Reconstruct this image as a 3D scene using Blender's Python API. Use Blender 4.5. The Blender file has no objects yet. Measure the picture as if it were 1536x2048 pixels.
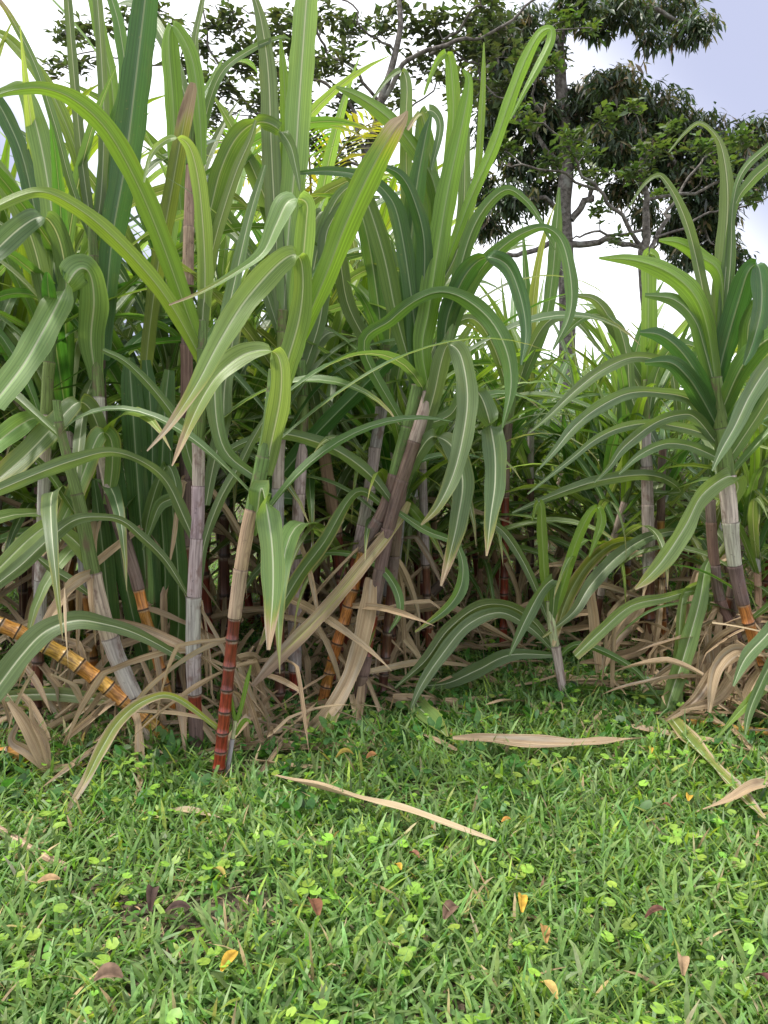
import bpy, math, random
import numpy as np
from mathutils import Vector
random.seed(11)
rng = np.random.default_rng(11)
R = math.radians
sc = bpy.context.scene
COL = sc.collection

# ------------------------------------------------------------------ camera
CAM_H, PITCH, F = 1.15, R(6.5), 1538.0
cd = bpy.data.cameras.new('camera'); cam = bpy.data.objects.new('camera', cd); COL.objects.link(cam)
cam.location = (0, 0, CAM_H); cam.rotation_euler = (R(90) - PITCH, 0, 0)
cd.sensor_fit = 'HORIZONTAL'; cd.sensor_width = 36; cd.lens = 36 * F / 1536
cd.clip_start = 0.05; cd.clip_end = 2000
sc.camera = cam
sc.render.resolution_x, sc.render.resolution_y = 768, 1024

# ------------------------------------------------------------------ sky, sun, exposure
SUN_EL, SUN_AZ = R(67), R(-90)          # azimuth measured from +Y towards +X
w = bpy.data.worlds.new('World'); sc.world = w; w.use_nodes = True
nt = w.node_tree; nt.nodes.clear()
N = nt.nodes.new; Lk = nt.links.new
out = N('ShaderNodeOutputWorld'); bg = N('ShaderNodeBackground'); bg.inputs[1].default_value = 0.1
sky = N('ShaderNodeTexSky'); sky.sky_type = 'NISHITA'; sky.sun_disc = False
sky.sun_elevation = SUN_EL; sky.sun_rotation = SUN_AZ
tc = N('ShaderNodeTexCoord')
nz = N('ShaderNodeTexNoise'); nz.inputs['Scale'].default_value = 1.6; nz.inputs['Detail'].default_value = 4; nz.inputs['Roughness'].default_value = .5
mpn = N('ShaderNodeMapping'); mpn.inputs['Location'].default_value = (3.1, 1.7, .4)
Lk(tc.outputs['Generated'], mpn.inputs[0]); Lk(mpn.outputs[0], nz.inputs[0])
dt = N('ShaderNodeVectorMath'); dt.operation = 'DOT_PRODUCT'; dt.inputs[1].default_value = (.75, .0, .66)
Lk(tc.outputs['Generated'], dt.inputs[0])
ma = N('ShaderNodeMath'); ma.operation = 'MULTIPLY_ADD'; ma.inputs[1].default_value = 9.; ma.inputs[2].default_value = -3.85
Lk(dt.outputs['Value'], ma.inputs[0])
mb = N('ShaderNodeMath'); mb.operation = 'MULTIPLY_ADD'; mb.inputs[1].default_value = 1.2
Lk(nz.outputs[0], mb.inputs[0]); Lk(ma.outputs[0], mb.inputs[2])
ms = N('ShaderNodeMath'); ms.operation = 'SINE'; Lk(mb.outputs[0], ms.inputs[0])
mr = N('ShaderNodeMapRange'); mr.inputs[1].default_value = .1; mr.inputs[2].default_value = 1.0; mr.interpolation_type = 'SMOOTHSTEP'
Lk(ms.outputs[0], mr.inputs[0])
mx = N('ShaderNodeMix'); mx.data_type = 'RGBA'
mx.inputs[6].default_value = (9.2, 9.3, 9.6, 1); mx.inputs[7].default_value = (2.95, 3.1, 4.15, 1)
Lk(mr.outputs[0], mx.inputs[0])
mx2 = N('ShaderNodeMix'); mx2.data_type = 'RGBA'; mx2.inputs[0].default_value = .9
Lk(sky.outputs[0], mx2.inputs[6]); Lk(mx.outputs[2], mx2.inputs[7])
Lk(mx2.outputs[2], bg.inputs[0]); Lk(bg.outputs[0], out.inputs[0])
sd = bpy.data.lights.new('sun', 'SUN'); sd.energy = 2.4; sd.angle = R(8); sd.color = (1, .95, .87)
sun = bpy.data.objects.new('sun', sd); COL.objects.link(sun)
sdir = Vector((math.sin(SUN_AZ) * math.cos(SUN_EL), math.cos(SUN_AZ) * math.cos(SUN_EL), math.sin(SUN_EL)))
sun.rotation_euler = sdir.to_track_quat('Z', 'Y').to_euler(); sun.location = (0, 0, 30)
vs = sc.view_settings; vs.view_transform = 'Standard'; vs.look = 'None'; vs.gamma = 1; vs.exposure = 1.1
sc.cycles.max_bounces = 4; sc.cycles.transmission_bounces = 3; sc.cycles.diffuse_bounces = 3; sc.cycles.glossy_bounces = 1

# ------------------------------------------------------------------ geometry helpers
CP, SP = math.cos(PITCH), math.sin(PITCH)
def ray(px, py):
    x, y = (px - 768) / F, (1024 - py) / F
    return np.array([x, CP + y * SP, -SP + y * CP])
CAM = np.array([0, 0, CAM_H])
def P(px, py, D):
    d = ray(px, py); return CAM + d * (D / d[1])
def sc_px(px, py, D):                      # metres per pixel there
    return D / ray(px, py)[1] / F
def gh(x, y):                              # ground height
    return (.012 * np.sin(2.1 * x + 1.3 * y) + .010 * np.sin(3.7 * x - 2.9 * y + 1) + .006 * np.sin(7.3 * x + 5.1 * y))
def G(px, py):
    d = ray(px, py); t = CAM_H / -d[2]; p = CAM + d * t; p[2] = gh(p[0], p[1]); return p
def GD(px, py): return G(px, py)[1]

def mesh(name, V, Fc, uv=None, attrs=None, cols=None, smooth=True):
    me = bpy.data.meshes.new(name)
    V = np.asarray(V, np.float32)
    if isinstance(Fc, np.ndarray):
        n, k = Fc.shape
        me.vertices.add(len(V)); me.vertices.foreach_set('co', V.ravel())
        me.loops.add(n * k); me.loops.foreach_set('vertex_index', Fc.astype(np.int32).ravel())
        me.polygons.add(n); me.polygons.foreach_set('loop_start', np.arange(0, n * k, k, dtype=np.int32))
        me.polygons.foreach_set('loop_total', np.full(n, k, np.int32))
        me.update(calc_edges=True)
    else:
        me.from_pydata(V.tolist(), [], Fc)
    if uv is not None:
        li = np.empty(len(me.loops), np.int32); me.loops.foreach_get('vertex_index', li)
        l = me.uv_layers.new(name='UVMap'); l.data.foreach_set('uv', np.asarray(uv, np.float32)[li].ravel())
    for k, a in (attrs or {}).items():
        at = me.attributes.new(k, 'FLOAT', 'POINT'); at.data.foreach_set('value', np.asarray(a, np.float32))
    if cols is not None:
        at = me.attributes.new('col', 'FLOAT_COLOR', 'POINT')
        c = np.ones((len(V), 4), np.float32); c[:, :3] = cols; at.data.foreach_set('color', c.ravel())
    if smooth: me.polygons.foreach_set('use_smooth', np.ones(len(me.polygons), bool))
    return me
def obj(name, me, mat=None, parent=None, color=None):
    if mat is not None and not me.materials: me.materials.append(mat)
    o = bpy.data.objects.new(name, me); COL.objects.link(o)
    if parent is not None: o.parent = parent
    if color is not None: o.color = (*color, 1)
    return o
def empty(name, loc):
    o = bpy.data.objects.new(name, None); COL.objects.link(o); o.location = loc; o.empty_display_size = .05
    return o
def tag(o, label, cat, group=None, kind=None):
    o['label'] = label; o['category'] = cat
    if group: o['group'] = group
    if kind: o['kind'] = kind
    return o
def unit(v):
    n = np.linalg.norm(v, axis=-1, keepdims=True); return v / np.maximum(n, 1e-9)
def catmull(Pn, sub):
    Pn = np.asarray(Pn, float); n = len(Pn)
    A = np.vstack([2 * Pn[0] - Pn[1], Pn, 2 * Pn[-1] - Pn[-2]])
    o = []
    for i in range(n - 1):
        p0, p1, p2, p3 = A[i:i + 4]
        for k in range(sub):
            t = k / sub
            o.append(.5 * ((2 * p1) + (-p0 + p2) * t + (2 * p0 - 5 * p1 + 4 * p2 - p3) * t * t + (-p0 + 3 * p1 - 3 * p2 + p3) * t ** 3))
    o.append(Pn[-1]); return np.array(o)
def tube(pts, rad, sides=8, uvlen=None):
    pts = np.asarray(pts, float); rad = np.asarray(rad, float); n = len(pts)
    T = unit(np.gradient(pts, axis=0)); ref = np.array([.31, .9, .12])
    A = unit(np.cross(T, ref)); B = np.cross(T, A)
    an = np.linspace(0, 2 * np.pi, sides + 1)[:-1]
    V = pts[:, None] + rad[:, None, None] * (np.cos(an)[None, :, None] * A[:, None] + np.sin(an)[None, :, None] * B[:, None])
    V = V.reshape(-1, 3)
    i = np.arange(n - 1)[:, None] * sides; j = np.arange(sides)[None]; j2 = (j + 1) % sides
    Fc = np.stack([i + j, i + j2, i + sides + j2, i + sides + j], -1).reshape(-1, 4)
    s = np.concatenate([[0], np.cumsum(np.linalg.norm(np.diff(pts, axis=0), axis=1))])
    uv = np.stack([np.tile(an / (2 * np.pi), n), np.repeat(s if uvlen is None else s / max(s[-1], 1e-6), sides)], -1)
    return V, Fc, uv
def join(parts):                           # [(V, F, uv)] -> one
    Vs, Fs, Us, o = [], [], [], 0
    for V, Fc, uv in parts:
        Vs.append(V); Fs.append(np.asarray(Fc) + o); Us.append(uv); o += len(V)
    return np.vstack(Vs), np.vstack(Fs), np.vstack(Us)

# ------------------------------------------------------------------ materials
def newmat(name):
    m = bpy.data.materials.new(name); m.use_nodes = True; t = m.node_tree; t.nodes.clear()
    return m, t, t.nodes.new, t.links.new
def math_(t, op, a, b=None, c=None, clamp=False):
    n = t.nodes.new('ShaderNodeMath'); n.operation = op; n.use_clamp = clamp
    for i, v in enumerate((a, b, c)):
        if v is None: continue
        if isinstance(v, (int, float)): n.inputs[i].default_value = v
        else: t.links.new(v, n.inputs[i])
    return n.outputs[0]
def mapr(t, v, a, b, c=0., d=1., smooth=True):
    n = t.nodes.new('ShaderNodeMapRange'); n.interpolation_type = 'SMOOTHSTEP' if smooth else 'LINEAR'
    t.links.new(v, n.inputs[0])
    for i, x in enumerate((a, b, c, d)): n.inputs[i + 1].default_value = x
    return n.outputs[0]
def mixc(t, f, a, b, mode='MIX'):
    n = t.nodes.new('ShaderNodeMix'); n.data_type = 'RGBA'; n.blend_type = mode
    for i, v in ((0, f), (6, a), (7, b)):
        if isinstance(v, (int, float)): n.inputs[i].default_value = v
        elif isinstance(v, tuple): n.inputs[i].default_value = (*v, 1)
        else: t.links.new(v, n.inputs[i])
    return n.outputs[2]
def noise_(t, vec, scale, detail=2, rough=.5):
    n = t.nodes.new('ShaderNodeTexNoise'); n.inputs['Scale'].default_value = scale
    n.inputs['Detail'].default_value = detail; n.inputs['Roughness'].default_value = rough
    if vec is not None: t.links.new(vec, n.inputs['Vector'])
    return n.outputs[0]
def comb(t, *v):
    n = t.nodes.new('ShaderNodeCombineXYZ')
    for i, x in enumerate(v):
        if isinstance(x, (int, float)): n.inputs[i].default_value = x
        else: t.links.new(x, n.inputs[i])
    return n.outputs[0]
def uvsep(t):
    u = t.nodes.new('ShaderNodeUVMap'); u.uv_map = 'UVMap'; s = t.nodes.new('ShaderNodeSeparateXYZ'); t.links.new(u.outputs[0], s.inputs[0])
    return s.outputs[0], s.outputs[1]
def two_sided(t, col, trcol, fac, rough, spec, bump=None, bstr=.2):
    Nn, L = t.nodes.new, t.links.new
    p = Nn('ShaderNodeBsdfPrincipled'); L(col, p.inputs['Base Color'])
    p.inputs['Specular IOR Level'].default_value = spec
    if isinstance(rough, float): p.inputs['Roughness'].default_value = rough
    else: L(rough, p.inputs['Roughness'])
    tr = Nn('ShaderNodeBsdfTranslucent'); L(trcol, tr.inputs[0])
    mxs = Nn('ShaderNodeMixShader')
    if isinstance(fac, float): mxs.inputs[0].default_value = fac
    else: L(fac, mxs.inputs[0])
    if bump is not None:
        b = Nn('ShaderNodeBump'); b.inputs['Strength'].default_value = bstr; b.inputs['Distance'].default_value = .002
        L(bump, b.inputs['Height']); L(b.outputs[0], p.inputs['Normal'])
    L(p.outputs[0], mxs.inputs[1]); L(tr.outputs[0], mxs.inputs[2])
    o = Nn('ShaderNodeOutputMaterial'); L(mxs.outputs[0], o.inputs[0])

def mat_cane_leaf():
    m, t, Nn, L = newmat('cane_leaf_blade')
    u, v = uvsep(t); oi = Nn('ShaderNodeObjectInfo'); rnd = oi.outputs['Random']
    z = math_(t, 'MULTIPLY', rnd, 57.)
    st = noise_(t, comb(t, math_(t, 'MULTIPLY', u, 34.), math_(t, 'MULTIPLY', v, .8), z), 1., 2, .6)
    fine = noise_(t, comb(t, math_(t, 'MULTIPLY', u, 110.), math_(t, 'MULTIPLY', v, 1.2), z), 1., 1)
    bl = noise_(t, comb(t, math_(t, 'MULTIPLY', u, 1.6), math_(t, 'MULTIPLY', v, 5.), z), 1., 3, .6)
    spk = noise_(t, comb(t, math_(t, 'MULTIPLY', u, 9.), math_(t, 'MULTIPLY', v, 60.), z), 1., 2, .6)
    au = math_(t, 'ABSOLUTE', math_(t, 'SUBTRACT', u, .5))
    rib = mapr(t, au, .018, .042, 1, 0)
    ribw = mapr(t, au, .05, .16, 1, 0)
    base = mixc(t, 1., oi.outputs['Color'], mixc(t, mapr(t, st, .3, .7), (.74, .76, .72), (1.22, 1.2, 1.25)), 'MULTIPLY')
    base = mixc(t, mapr(t, bl, .5, .78, 0, .45), base, mixc(t, .5, base, (.24, .27, .05)))
    base = mixc(t, mapr(t, spk, .66, .74, 0, .35), base, (.22, .19, .07))
    at = Nn('ShaderNodeAttribute'); at.attribute_name = 'dry'; dr = at.outputs['Fac']
    dsum = math_(t, 'ADD', dr, math_(t, 'MULTIPLY', math_(t, 'SUBTRACT', math_(t, 'ADD', math_(t, 'MULTIPLY', st, .6), math_(t, 'MULTIPLY', bl, .4)), .5), 1.1))
    dm = mapr(t, dsum, .42, .62); yl = mapr(t, dsum, .18, .5)
    base = mixc(t, math_(t, 'MULTIPLY', yl, .75), base, (.33, .33, .06))
    tan = mixc(t, mapr(t, st, .3, .7), (.30, .19, .10), (.56, .43, .27))
    tan = mixc(t, mapr(t, bl, .45, .8, 0, .8), tan, (.15, .09, .06))
    cls = noise_(t, comb(t, z, math_(t, 'MULTIPLY', v, .25), 3.), 1.7, 1)
    tan = mixc(t, mapr(t, cls, .27, .4, .7, 0), tan, (.13, .085, .06))
    tan = mixc(t, mapr(t, cls, .54, .68, 0, .6), tan, (.52, .42, .26))
    tan = mixc(t, mapr(t, noise_(t, comb(t, z, v, u), 2.5, 2), .5, .75, 0, .5), tan, (.42, .39, .34))
    col = mixc(t, dm, base, tan)
    ribat = Nn('ShaderNodeAttribute'); ribat.attribute_name = 'rib'
    rf = math_(t, 'MULTIPLY', math_(t, 'MULTIPLY', rib, ribat.outputs['Fac']), mapr(t, dm, 0, 1, .85, .25))
    col = mixc(t, rf, col, (.62, .64, .46))
    trc = mixc(t, dm, mixc(t, 1., col, (1.65, 1.6, .7), 'MULTIPLY'), col)
    fac = math_(t, 'MULTIPLY', math_(t, 'SUBTRACT', .46, math_(t, 'MULTIPLY', ribw, .2)), mapr(t, dm, 0, 1, 1, .55))
    rough = mapr(t, dm, 0, 1, .38, .75)
    two_sided(t, col, trc, fac, rough, .6, fine, .35)
    return m
def mat_cane(name, sheath):
    m, t, Nn, L = newmat(name)
    u, v = uvsep(t); oi = Nn('ShaderNodeObjectInfo'); z = math_(t, 'MULTIPLY', oi.outputs['Random'], 91.)
    st = noise_(t, comb(t, math_(t, 'MULTIPLY', u, 22.), math_(t, 'MULTIPLY', v, 1.3), z), 1., 3, .65)
    bl = noise_(t, comb(t, math_(t, 'MULTIPLY', u, 4.), math_(t, 'MULTIPLY', v, 3.), z), 1., 3, .6)
    geo = Nn('ShaderNodeNewGeometry'); gr = noise_(t, geo.outputs['Position'], 60., 3, .7)
    c = oi.outputs['Color']
    p = Nn('ShaderNodeBsdfPrincipled')
    if sheath:
        col = mixc(t, 1., c, mixc(t, mapr(t, st, .3, .7), (.6, .56, .56), (1.3, 1.28, 1.25)), 'MULTIPLY')
        col = mixc(t, mapr(t, bl, .52, .72, 0, .7), col, (.16, .09, .075))
        col = mixc(t, mapr(t, gr, .62, .72, 0, .5), col, (.05, .035, .03))
        col = mixc(t, mapr(t, v, .965, .99, 0, .6), col, (.09, .06, .05))
        p.inputs['Roughness'].default_value = .62; p.inputs['Specular IOR Level'].default_value = .25
    else:
        col = mixc(t, 1., c, mixc(t, mapr(t, st, .3, .72), (.45, .38, .32), (1.35, 1.3, 1.2)), 'MULTIPLY')
        col = mixc(t, mapr(t, bl, .58, .78, 0, .75), col, (.07, .025, .015))
        col = mixc(t, mapr(t, gr, .64, .74, 0, .6), col, (.03, .02, .015))
        ring = math_(t, 'MAXIMUM', mapr(t, v, .045, .075, 1, 0), mapr(t, v, .955, .97))
        wax = math_(t, 'MULTIPLY', mapr(t, v, .85, .93), mapr(t, gr, .35, .6, .1, .55))
        col = mixc(t, wax, col, (.42, .36, .3))
        col = mixc(t, math_(t, 'MULTIPLY', ring, .88), col, (.035, .022, .016))
        p.inputs['Roughness'].default_value = .36; p.inputs['Specular IOR Level'].default_value = .5
    L(col, p.inputs['Base Color'])
    b = Nn('ShaderNodeBump'); b.inputs['Strength'].default_value = .4; b.inputs['Distance'].default_value = .003
    L(st, b.inputs['Height']); L(b.outputs[0], p.inputs['Normal'])
    o = Nn('ShaderNodeOutputMaterial'); L(p.outputs[0], o.inputs[0])
    return m
def mat_vcol(name, rough=.5, spec=.35, fac=.35, trm=(1.5, 1.7, .6), stripe=0):
    m, t, Nn, L = newmat(name)
    a = Nn('ShaderNodeAttribute'); a.attribute_name = 'col'
    geo = Nn('ShaderNodeNewGeometry')
    n = noise_(t, geo.outputs['Position'], 90., 2)
    col = mixc(t, 1., a.outputs['Color'], mixc(t, mapr(t, n, .3, .7), (.8, .8, .8), (1.15, 1.15, 1.15)), 'MULTIPLY')
    trc = mixc(t, 1., col, trm, 'MULTIPLY')
    two_sided(t, col, trc, fac, rough, spec)
    return m
def mat_bark(name, c1, c2, scale):
    m, t, Nn, L = newmat(name)
    geo = Nn('ShaderNodeNewGeometry'); n1 = noise_(t, geo.outputs['Position'], scale, 4, .7); n2 = noise_(t, geo.outputs['Position'], scale * .22, 3, .6)
    col = mixc(t, mapr(t, n1, .35, .65), c1, c2); col = mixc(t, mapr(t, n2, .55, .7, 0, .7), col, (.3, .31, .28))
    p = Nn('ShaderNodeBsdfPrincipled'); p.inputs['Roughness'].default_value = .85; L(col, p.inputs['Base Color'])
    b = Nn('ShaderNodeBump'); b.inputs['Strength'].default_value = .7; b.inputs['Distance'].default_value = .02; L(n1, b.inputs['Height']); L(b.outputs[0], p.inputs['Normal'])
    o = Nn('ShaderNodeOutputMaterial'); L(p.outputs[0], o.inputs[0]); return m
def mat_soil():
    m, t, Nn, L = newmat('soil_and_thatch')
    geo = Nn('ShaderNodeNewGeometry'); pos = geo.outputs['Position']
    n1 = noise_(t, pos, 38., 5, .7); n2 = noise_(t, pos, 3., 3, .6); n3 = noise_(t, pos, 150., 3, .7)
    col = mixc(t, mapr(t, n1, .35, .65), (.035, .025, .017), (.12, .085, .055))
    col = mixc(t, mapr(t, n2, .45, .65, 0, .8), col, mixc(t, mapr(t, n3, .35, .65), (.035, .06, .015), (.09, .15, .03)))
    p = Nn('ShaderNodeBsdfPrincipled'); p.inputs['Roughness'].default_value = .9; L(col, p.inputs['Base Color'])
    b = Nn('ShaderNodeBump'); b.inputs['Strength'].default_value = .8; b.inputs['Distance'].default_value = .02; L(n1, b.inputs['Height']); L(b.outputs[0], p.inputs['Normal'])
    o = Nn('ShaderNodeOutputMaterial'); L(p.outputs[0], o.inputs[0]); return m
M_LEAF = mat_cane_leaf()
M_SHEATH = mat_cane('cane_sheath', True)
M_CANE = mat_cane('bare_cane_rind', False)
M_GRASS = mat_vcol('grass_blades', .45, .4, .38)
M_HERB = mat_vcol('herb_leaves', .45, .4, .35)
M_TREELEAF = mat_vcol('tree_leaves', .4, .5, .28, (1.6, 1.8, .6))
M_LITTER = mat_vcol('dead_leaf_litter', .8, .2, .15, (1.2, 1., .7))
M_BARK = mat_bark('tree_bark', (.06, .05, .042), (.2, .18, .16), 14.)
M_SOIL = mat_soil()

# ------------------------------------------------------------------ ground
def axis(a, lo, hi, step):                 # fine in the middle, coarse to the horizon
    fine = np.arange(lo, hi, step); k = np.array([1.3, 2, 3.5, 7, 15, 35, 90, 250, 700])
    return np.concatenate([(lo - k)[::-1], fine, hi + k])
gx, gy = axis(0, -5, 5, .1), axis(0, -.5, 11, .1)
X, Y = np.meshgrid(gx, gy); fade = np.clip(1 - (np.hypot(X, Y - 5) - 6) / 8, 0, 1)
V = np.stack([X, Y, gh(X, Y) * fade], -1).reshape(-1, 3); nx = len(gx)
i = (np.arange(len(gy) - 1)[:, None] * nx + np.arange(nx - 1)[None]).reshape(-1)
ground = obj('ground', mesh('ground', V, np.stack([i, i + 1, i + nx + 1, i + nx], -1)), M_SOIL); ground['kind'] = 'structure'

# ------------------------------------------------------------------ cane leaves
def ribbon(C, W, wid, dry=(0, 0, 0), fold=.16, wave=.10, rib=1., up=None, split=False, seed=0):
    """leaf blade: centre line C, width directions W, widths; a shallow V with wavy edges and a raised midrib"""
    r = np.random.default_rng(seed)
    n = len(C); T = unit(np.gradient(C, axis=0)); W = unit(W - T * np.sum(W * T, -1, keepdims=True)); Nn = np.cross(T, W)
    if up is None:
        if Nn[:, 2].mean() < 0: W = -W; Nn = -Nn
    s = np.concatenate([[0], np.cumsum(np.linalg.norm(np.diff(C, axis=0), axis=1))]); tt = s / s[-1]
    us = np.array([0, .16, .47, .5, .53, .84, 1.]); nu = len(us)
    ph1, ph2 = r.uniform(0, 6.3, 2); fr = r.uniform(14, 24)
    ee = np.zeros((n, nu)); sgn = us * 2 - 1
    ee += np.abs(sgn)[None] * fold
    wv = wave * r.uniform(.5, 1.3)
    ee[:, 0] += wv * np.sin(fr * s + ph1); ee[:, -1] += wv * np.sin(fr * 1.13 * s + ph2)
    ee[:, 1] += .4 * wv * np.sin(fr * s + ph1); ee[:, -2] += .4 * wv * np.sin(fr * 1.13 * s + ph2)
    ee[:, 3] -= .035
    half = (wid * .5)[:, None]
    jag = 1 + .05 * np.sin(40 * s + ph2)[:, None] * (np.abs(sgn) > .9)
    Vv = C[:, None] + W[:, None] * (half * sgn[None] * jag)[..., None] + Nn[:, None] * (half * ee)[..., None]
    b, tp, ed = dry
    d = b + tp * np.clip((tt - .72) / .28, 0, 1)[:, None] ** 1.3 + ed * np.clip((np.abs(sgn) - .55) / .45, 0, 1)[None] * np.clip(tt * 3, 0, 1)[:, None]
    i = (np.arange(n - 1)[:, None] * nu + np.arange(nu - 1)[None]).reshape(-1)
    Fc = np.stack([i, i + 1, i + nu + 1, i + nu], -1)
    uv = np.stack([np.tile(us, n), np.repeat(s, nu)], -1)
    return Vv.reshape(-1, 3), Fc, uv, d.reshape(-1) if d.shape[1] == nu else np.repeat(d, nu, axis=1).reshape(-1), np.full(n * nu, rib)
def leaf_mesh(name, C, W, wid, off=(0, 0, 0), **k):
    Vv, Fc, uv, d, rb = ribbon(C, W, wid, **k)
    return mesh(name, Vv - np.asarray(off), Fc, uv, {'dry': d, 'rib': rb})
def sway_path(p0, az, th0, Lg, bend, n=16, twist=0., pw=1.6, side=0., floor=None):
    """a leaf that leaves at th0 from the vertical and bends over under its weight"""
    ds = Lg / (n - 1); p = np.array(p0, float); C = [p.copy()]; W = []
    for k in range(n):
        t = k / (n - 1); th = th0 + bend * t ** pw; a = az + side * t
        h = np.array([math.sin(a), math.cos(a), 0]); T = h * math.sin(th) + np.array([0, 0, math.cos(th)])
        w0 = np.array([math.cos(a), -math.sin(a), 0]); n0 = np.cross(T, w0); tw = twist * t
        W.append(w0 * math.cos(tw) + n0 * math.sin(tw))
        if k < n - 1:
            p = p + T * ds
            if floor is not None and p[2] < floor: p[2] = floor + .004
            C.append(p.copy())
    return np.array(C), np.array(W)
def blade_width(n, wmax, base=.55, peak=.3):
    t = np.linspace(0, 1, n)
    a = base + (1 - base) * np.sin(np.clip(t / peak, 0, 1) * np.pi / 2)
    b = np.where(t > peak, 1 - ((t - peak) / (1 - peak)) ** 2.2, 1)
    return wmax * np.maximum(a * b, .02)
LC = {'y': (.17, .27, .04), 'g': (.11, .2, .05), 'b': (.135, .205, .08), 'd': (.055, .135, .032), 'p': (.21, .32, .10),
      'l': (.19, .32, .05), 't': (.2, .2, .06), 'o': (.14, .19, .03)}  # blade tints; yellow-greens hold backlit glow, the deep green holds shade
RIB = {'y': .3, 'l': .25, 'd': .35, 'g': .55, 'b': .9, 'p': .85, 'o': .3, 't': .3}  # midrib paleness per tint, painted weaker where backlight would hide it
def jit(c, a=.12):
    k = 1 + random.uniform(-a, a); return (c[0] * k * (1 + random.uniform(-a, a)), c[1] * k, c[2] * k * (1 + random.uniform(-a, a)))

# ------------------------------------------------------------------ canes
BARE = {'red': (.20, .035, .02), 'orange': (.42, .19, .05), 'dark': (.11, .045, .03), 'gold': (.5, .29, .075)}
SHEATH = {'grey': (.44, .41, .37), 'lilac': (.38, .335, .325), 'tan': (.38, .29, .21), 'brown': (.17, .12, .1), 'green': (.13, .2, .06), 'pale': (.36, .42, .25)}
PROF_B = [(0, 1.10), (.045, 1.13), (.075, 1.02), (.3, .97), (.6, .96), (.88, 1.0), (.955, 1.06), (1, 1.10)]
PROF_S = [(0, 1.12), (.02, 1.14), (.3, 1.13), (.7, 1.14), (.93, 1.17), (.985, 1.22), (1, 1.14)]
def segment(pts, r0, r1, prof, sides=12):
    ks = np.array([k for k, _ in prof]); q = np.array([m for _, m in prof])
    s = np.linspace(0, 1, len(pts)); c = np.stack([np.interp(ks, s, pts[:, a]) for a in range(3)], -1)
    return tube(c, q * (r0 + (r1 - r0) * ks), sides, uvlen=1)
def build_cane(base, pts3, rads, node, plan, root, name_seed=0):
    """plan: [(fraction, kind)] from the root up; each internode or sheath is a part"""
    r = random.Random(name_seed)
    C = catmull(pts3, 8); s = np.concatenate([[0], np.cumsum(np.linalg.norm(np.diff(C, axis=0), axis=1))])
    R8 = np.interp(np.linspace(0, 1, len(C)), np.linspace(0, 1, len(rads)), rads)
    at = lambda q: np.array([np.interp(q, s, C[:, a]) for a in range(3)])
    q = 0.; cuts = [0.]
    while q < s[-1] - node * .5:
        kd = next((k for f, k in plan if (q + node * .5) / s[-1] <= f), plan[-1][1])
        q += (node * r.uniform(.85, 1.15) * (.8 if q < .2 else 1)) if kd in BARE else max(node * 1.9, .17) * r.uniform(.8, 1.2); cuts.append(min(q, s[-1]))
    off = np.asarray(base)
    for a, b in zip(cuts[:-1], cuts[1:]):
        mid = (a + b) / 2 / s[-1]; kind = next((k for f, k in plan if mid <= f), plan[-1][1])
        seg = np.array([at(x) for x in np.linspace(a, b, 5)]); ra, rb = np.interp([a, b], s, R8)
        if kind in BARE:
            Vv, Fc, uv = segment(seg, ra, rb, PROF_B); c = jit(BARE[kind], .2)
            obj('internode', mesh('internode', Vv - off, Fc, uv), M_CANE, root, c)
        else:
            bend = np.array([r.uniform(-1, 1), r.uniform(-1, 1), 0]) * .0025; seg2 = seg.copy(); seg2[-1] += bend
            Vv, Fc, uv = segment(seg2, ra * .98, rb, PROF_S); c = jit(SHEATH[kind], .12)
            obj('leaf_sheath', mesh('leaf_sheath', Vv - off, Fc, uv), M_SHEATH, root, c)
    return C, s, cuts
def parse(txt): return [tuple(float(v) for v in p.split(',')) for p in txt.split()]

CANES = {}
def hero_cane(key, label, txt, plan, node=.1, D0=None, lean=0., dryn=5, group='sugarcane stalks of the near clumps', name='sugarcane'):
    pp = parse(txt); base = G(pp[0][0], pp[0][1]) if D0 is None else P(pp[0][0], pp[0][1], D0)
    if D0 is not None: base[2] = gh(base[0], base[1])
    d0 = base[1]; n = len(pp); pts, rads = [], []
    for k, (x, y, wd) in enumerate(pp):
        D = d0 + lean * k / (n - 1); pts.append(P(x, y, D)); rads.append(.5 * wd * sc_px(x, y, D) * .86)
    pts[0] = base - np.array([0, 0, .02]); pts = np.array(pts)
    root = empty(name, base); tag(root, label, 'sugarcane', group)
    C, s, cuts = build_cane(base, pts, rads, node, plan, root, key)
    CANES[key] = dict(root=root, base=base, px=np.array([(x, y) for x, y, _ in pp]), D=np.array([d0 + lean * k / (n - 1) for k in range(n)]), C=C)
    r = random.Random(str(key) + 'd')
    for k in range(dryn):                  # withered leaves still hanging on the lower nodes
        c = cuts[min(len(cuts) - 1, r.randint(1, max(2, len(cuts) // 2)))]; p0 = [np.interp(c, s, C[:, a]) for a in range(3)]
        add_dry(root, base, p0, r)
    return root
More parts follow.
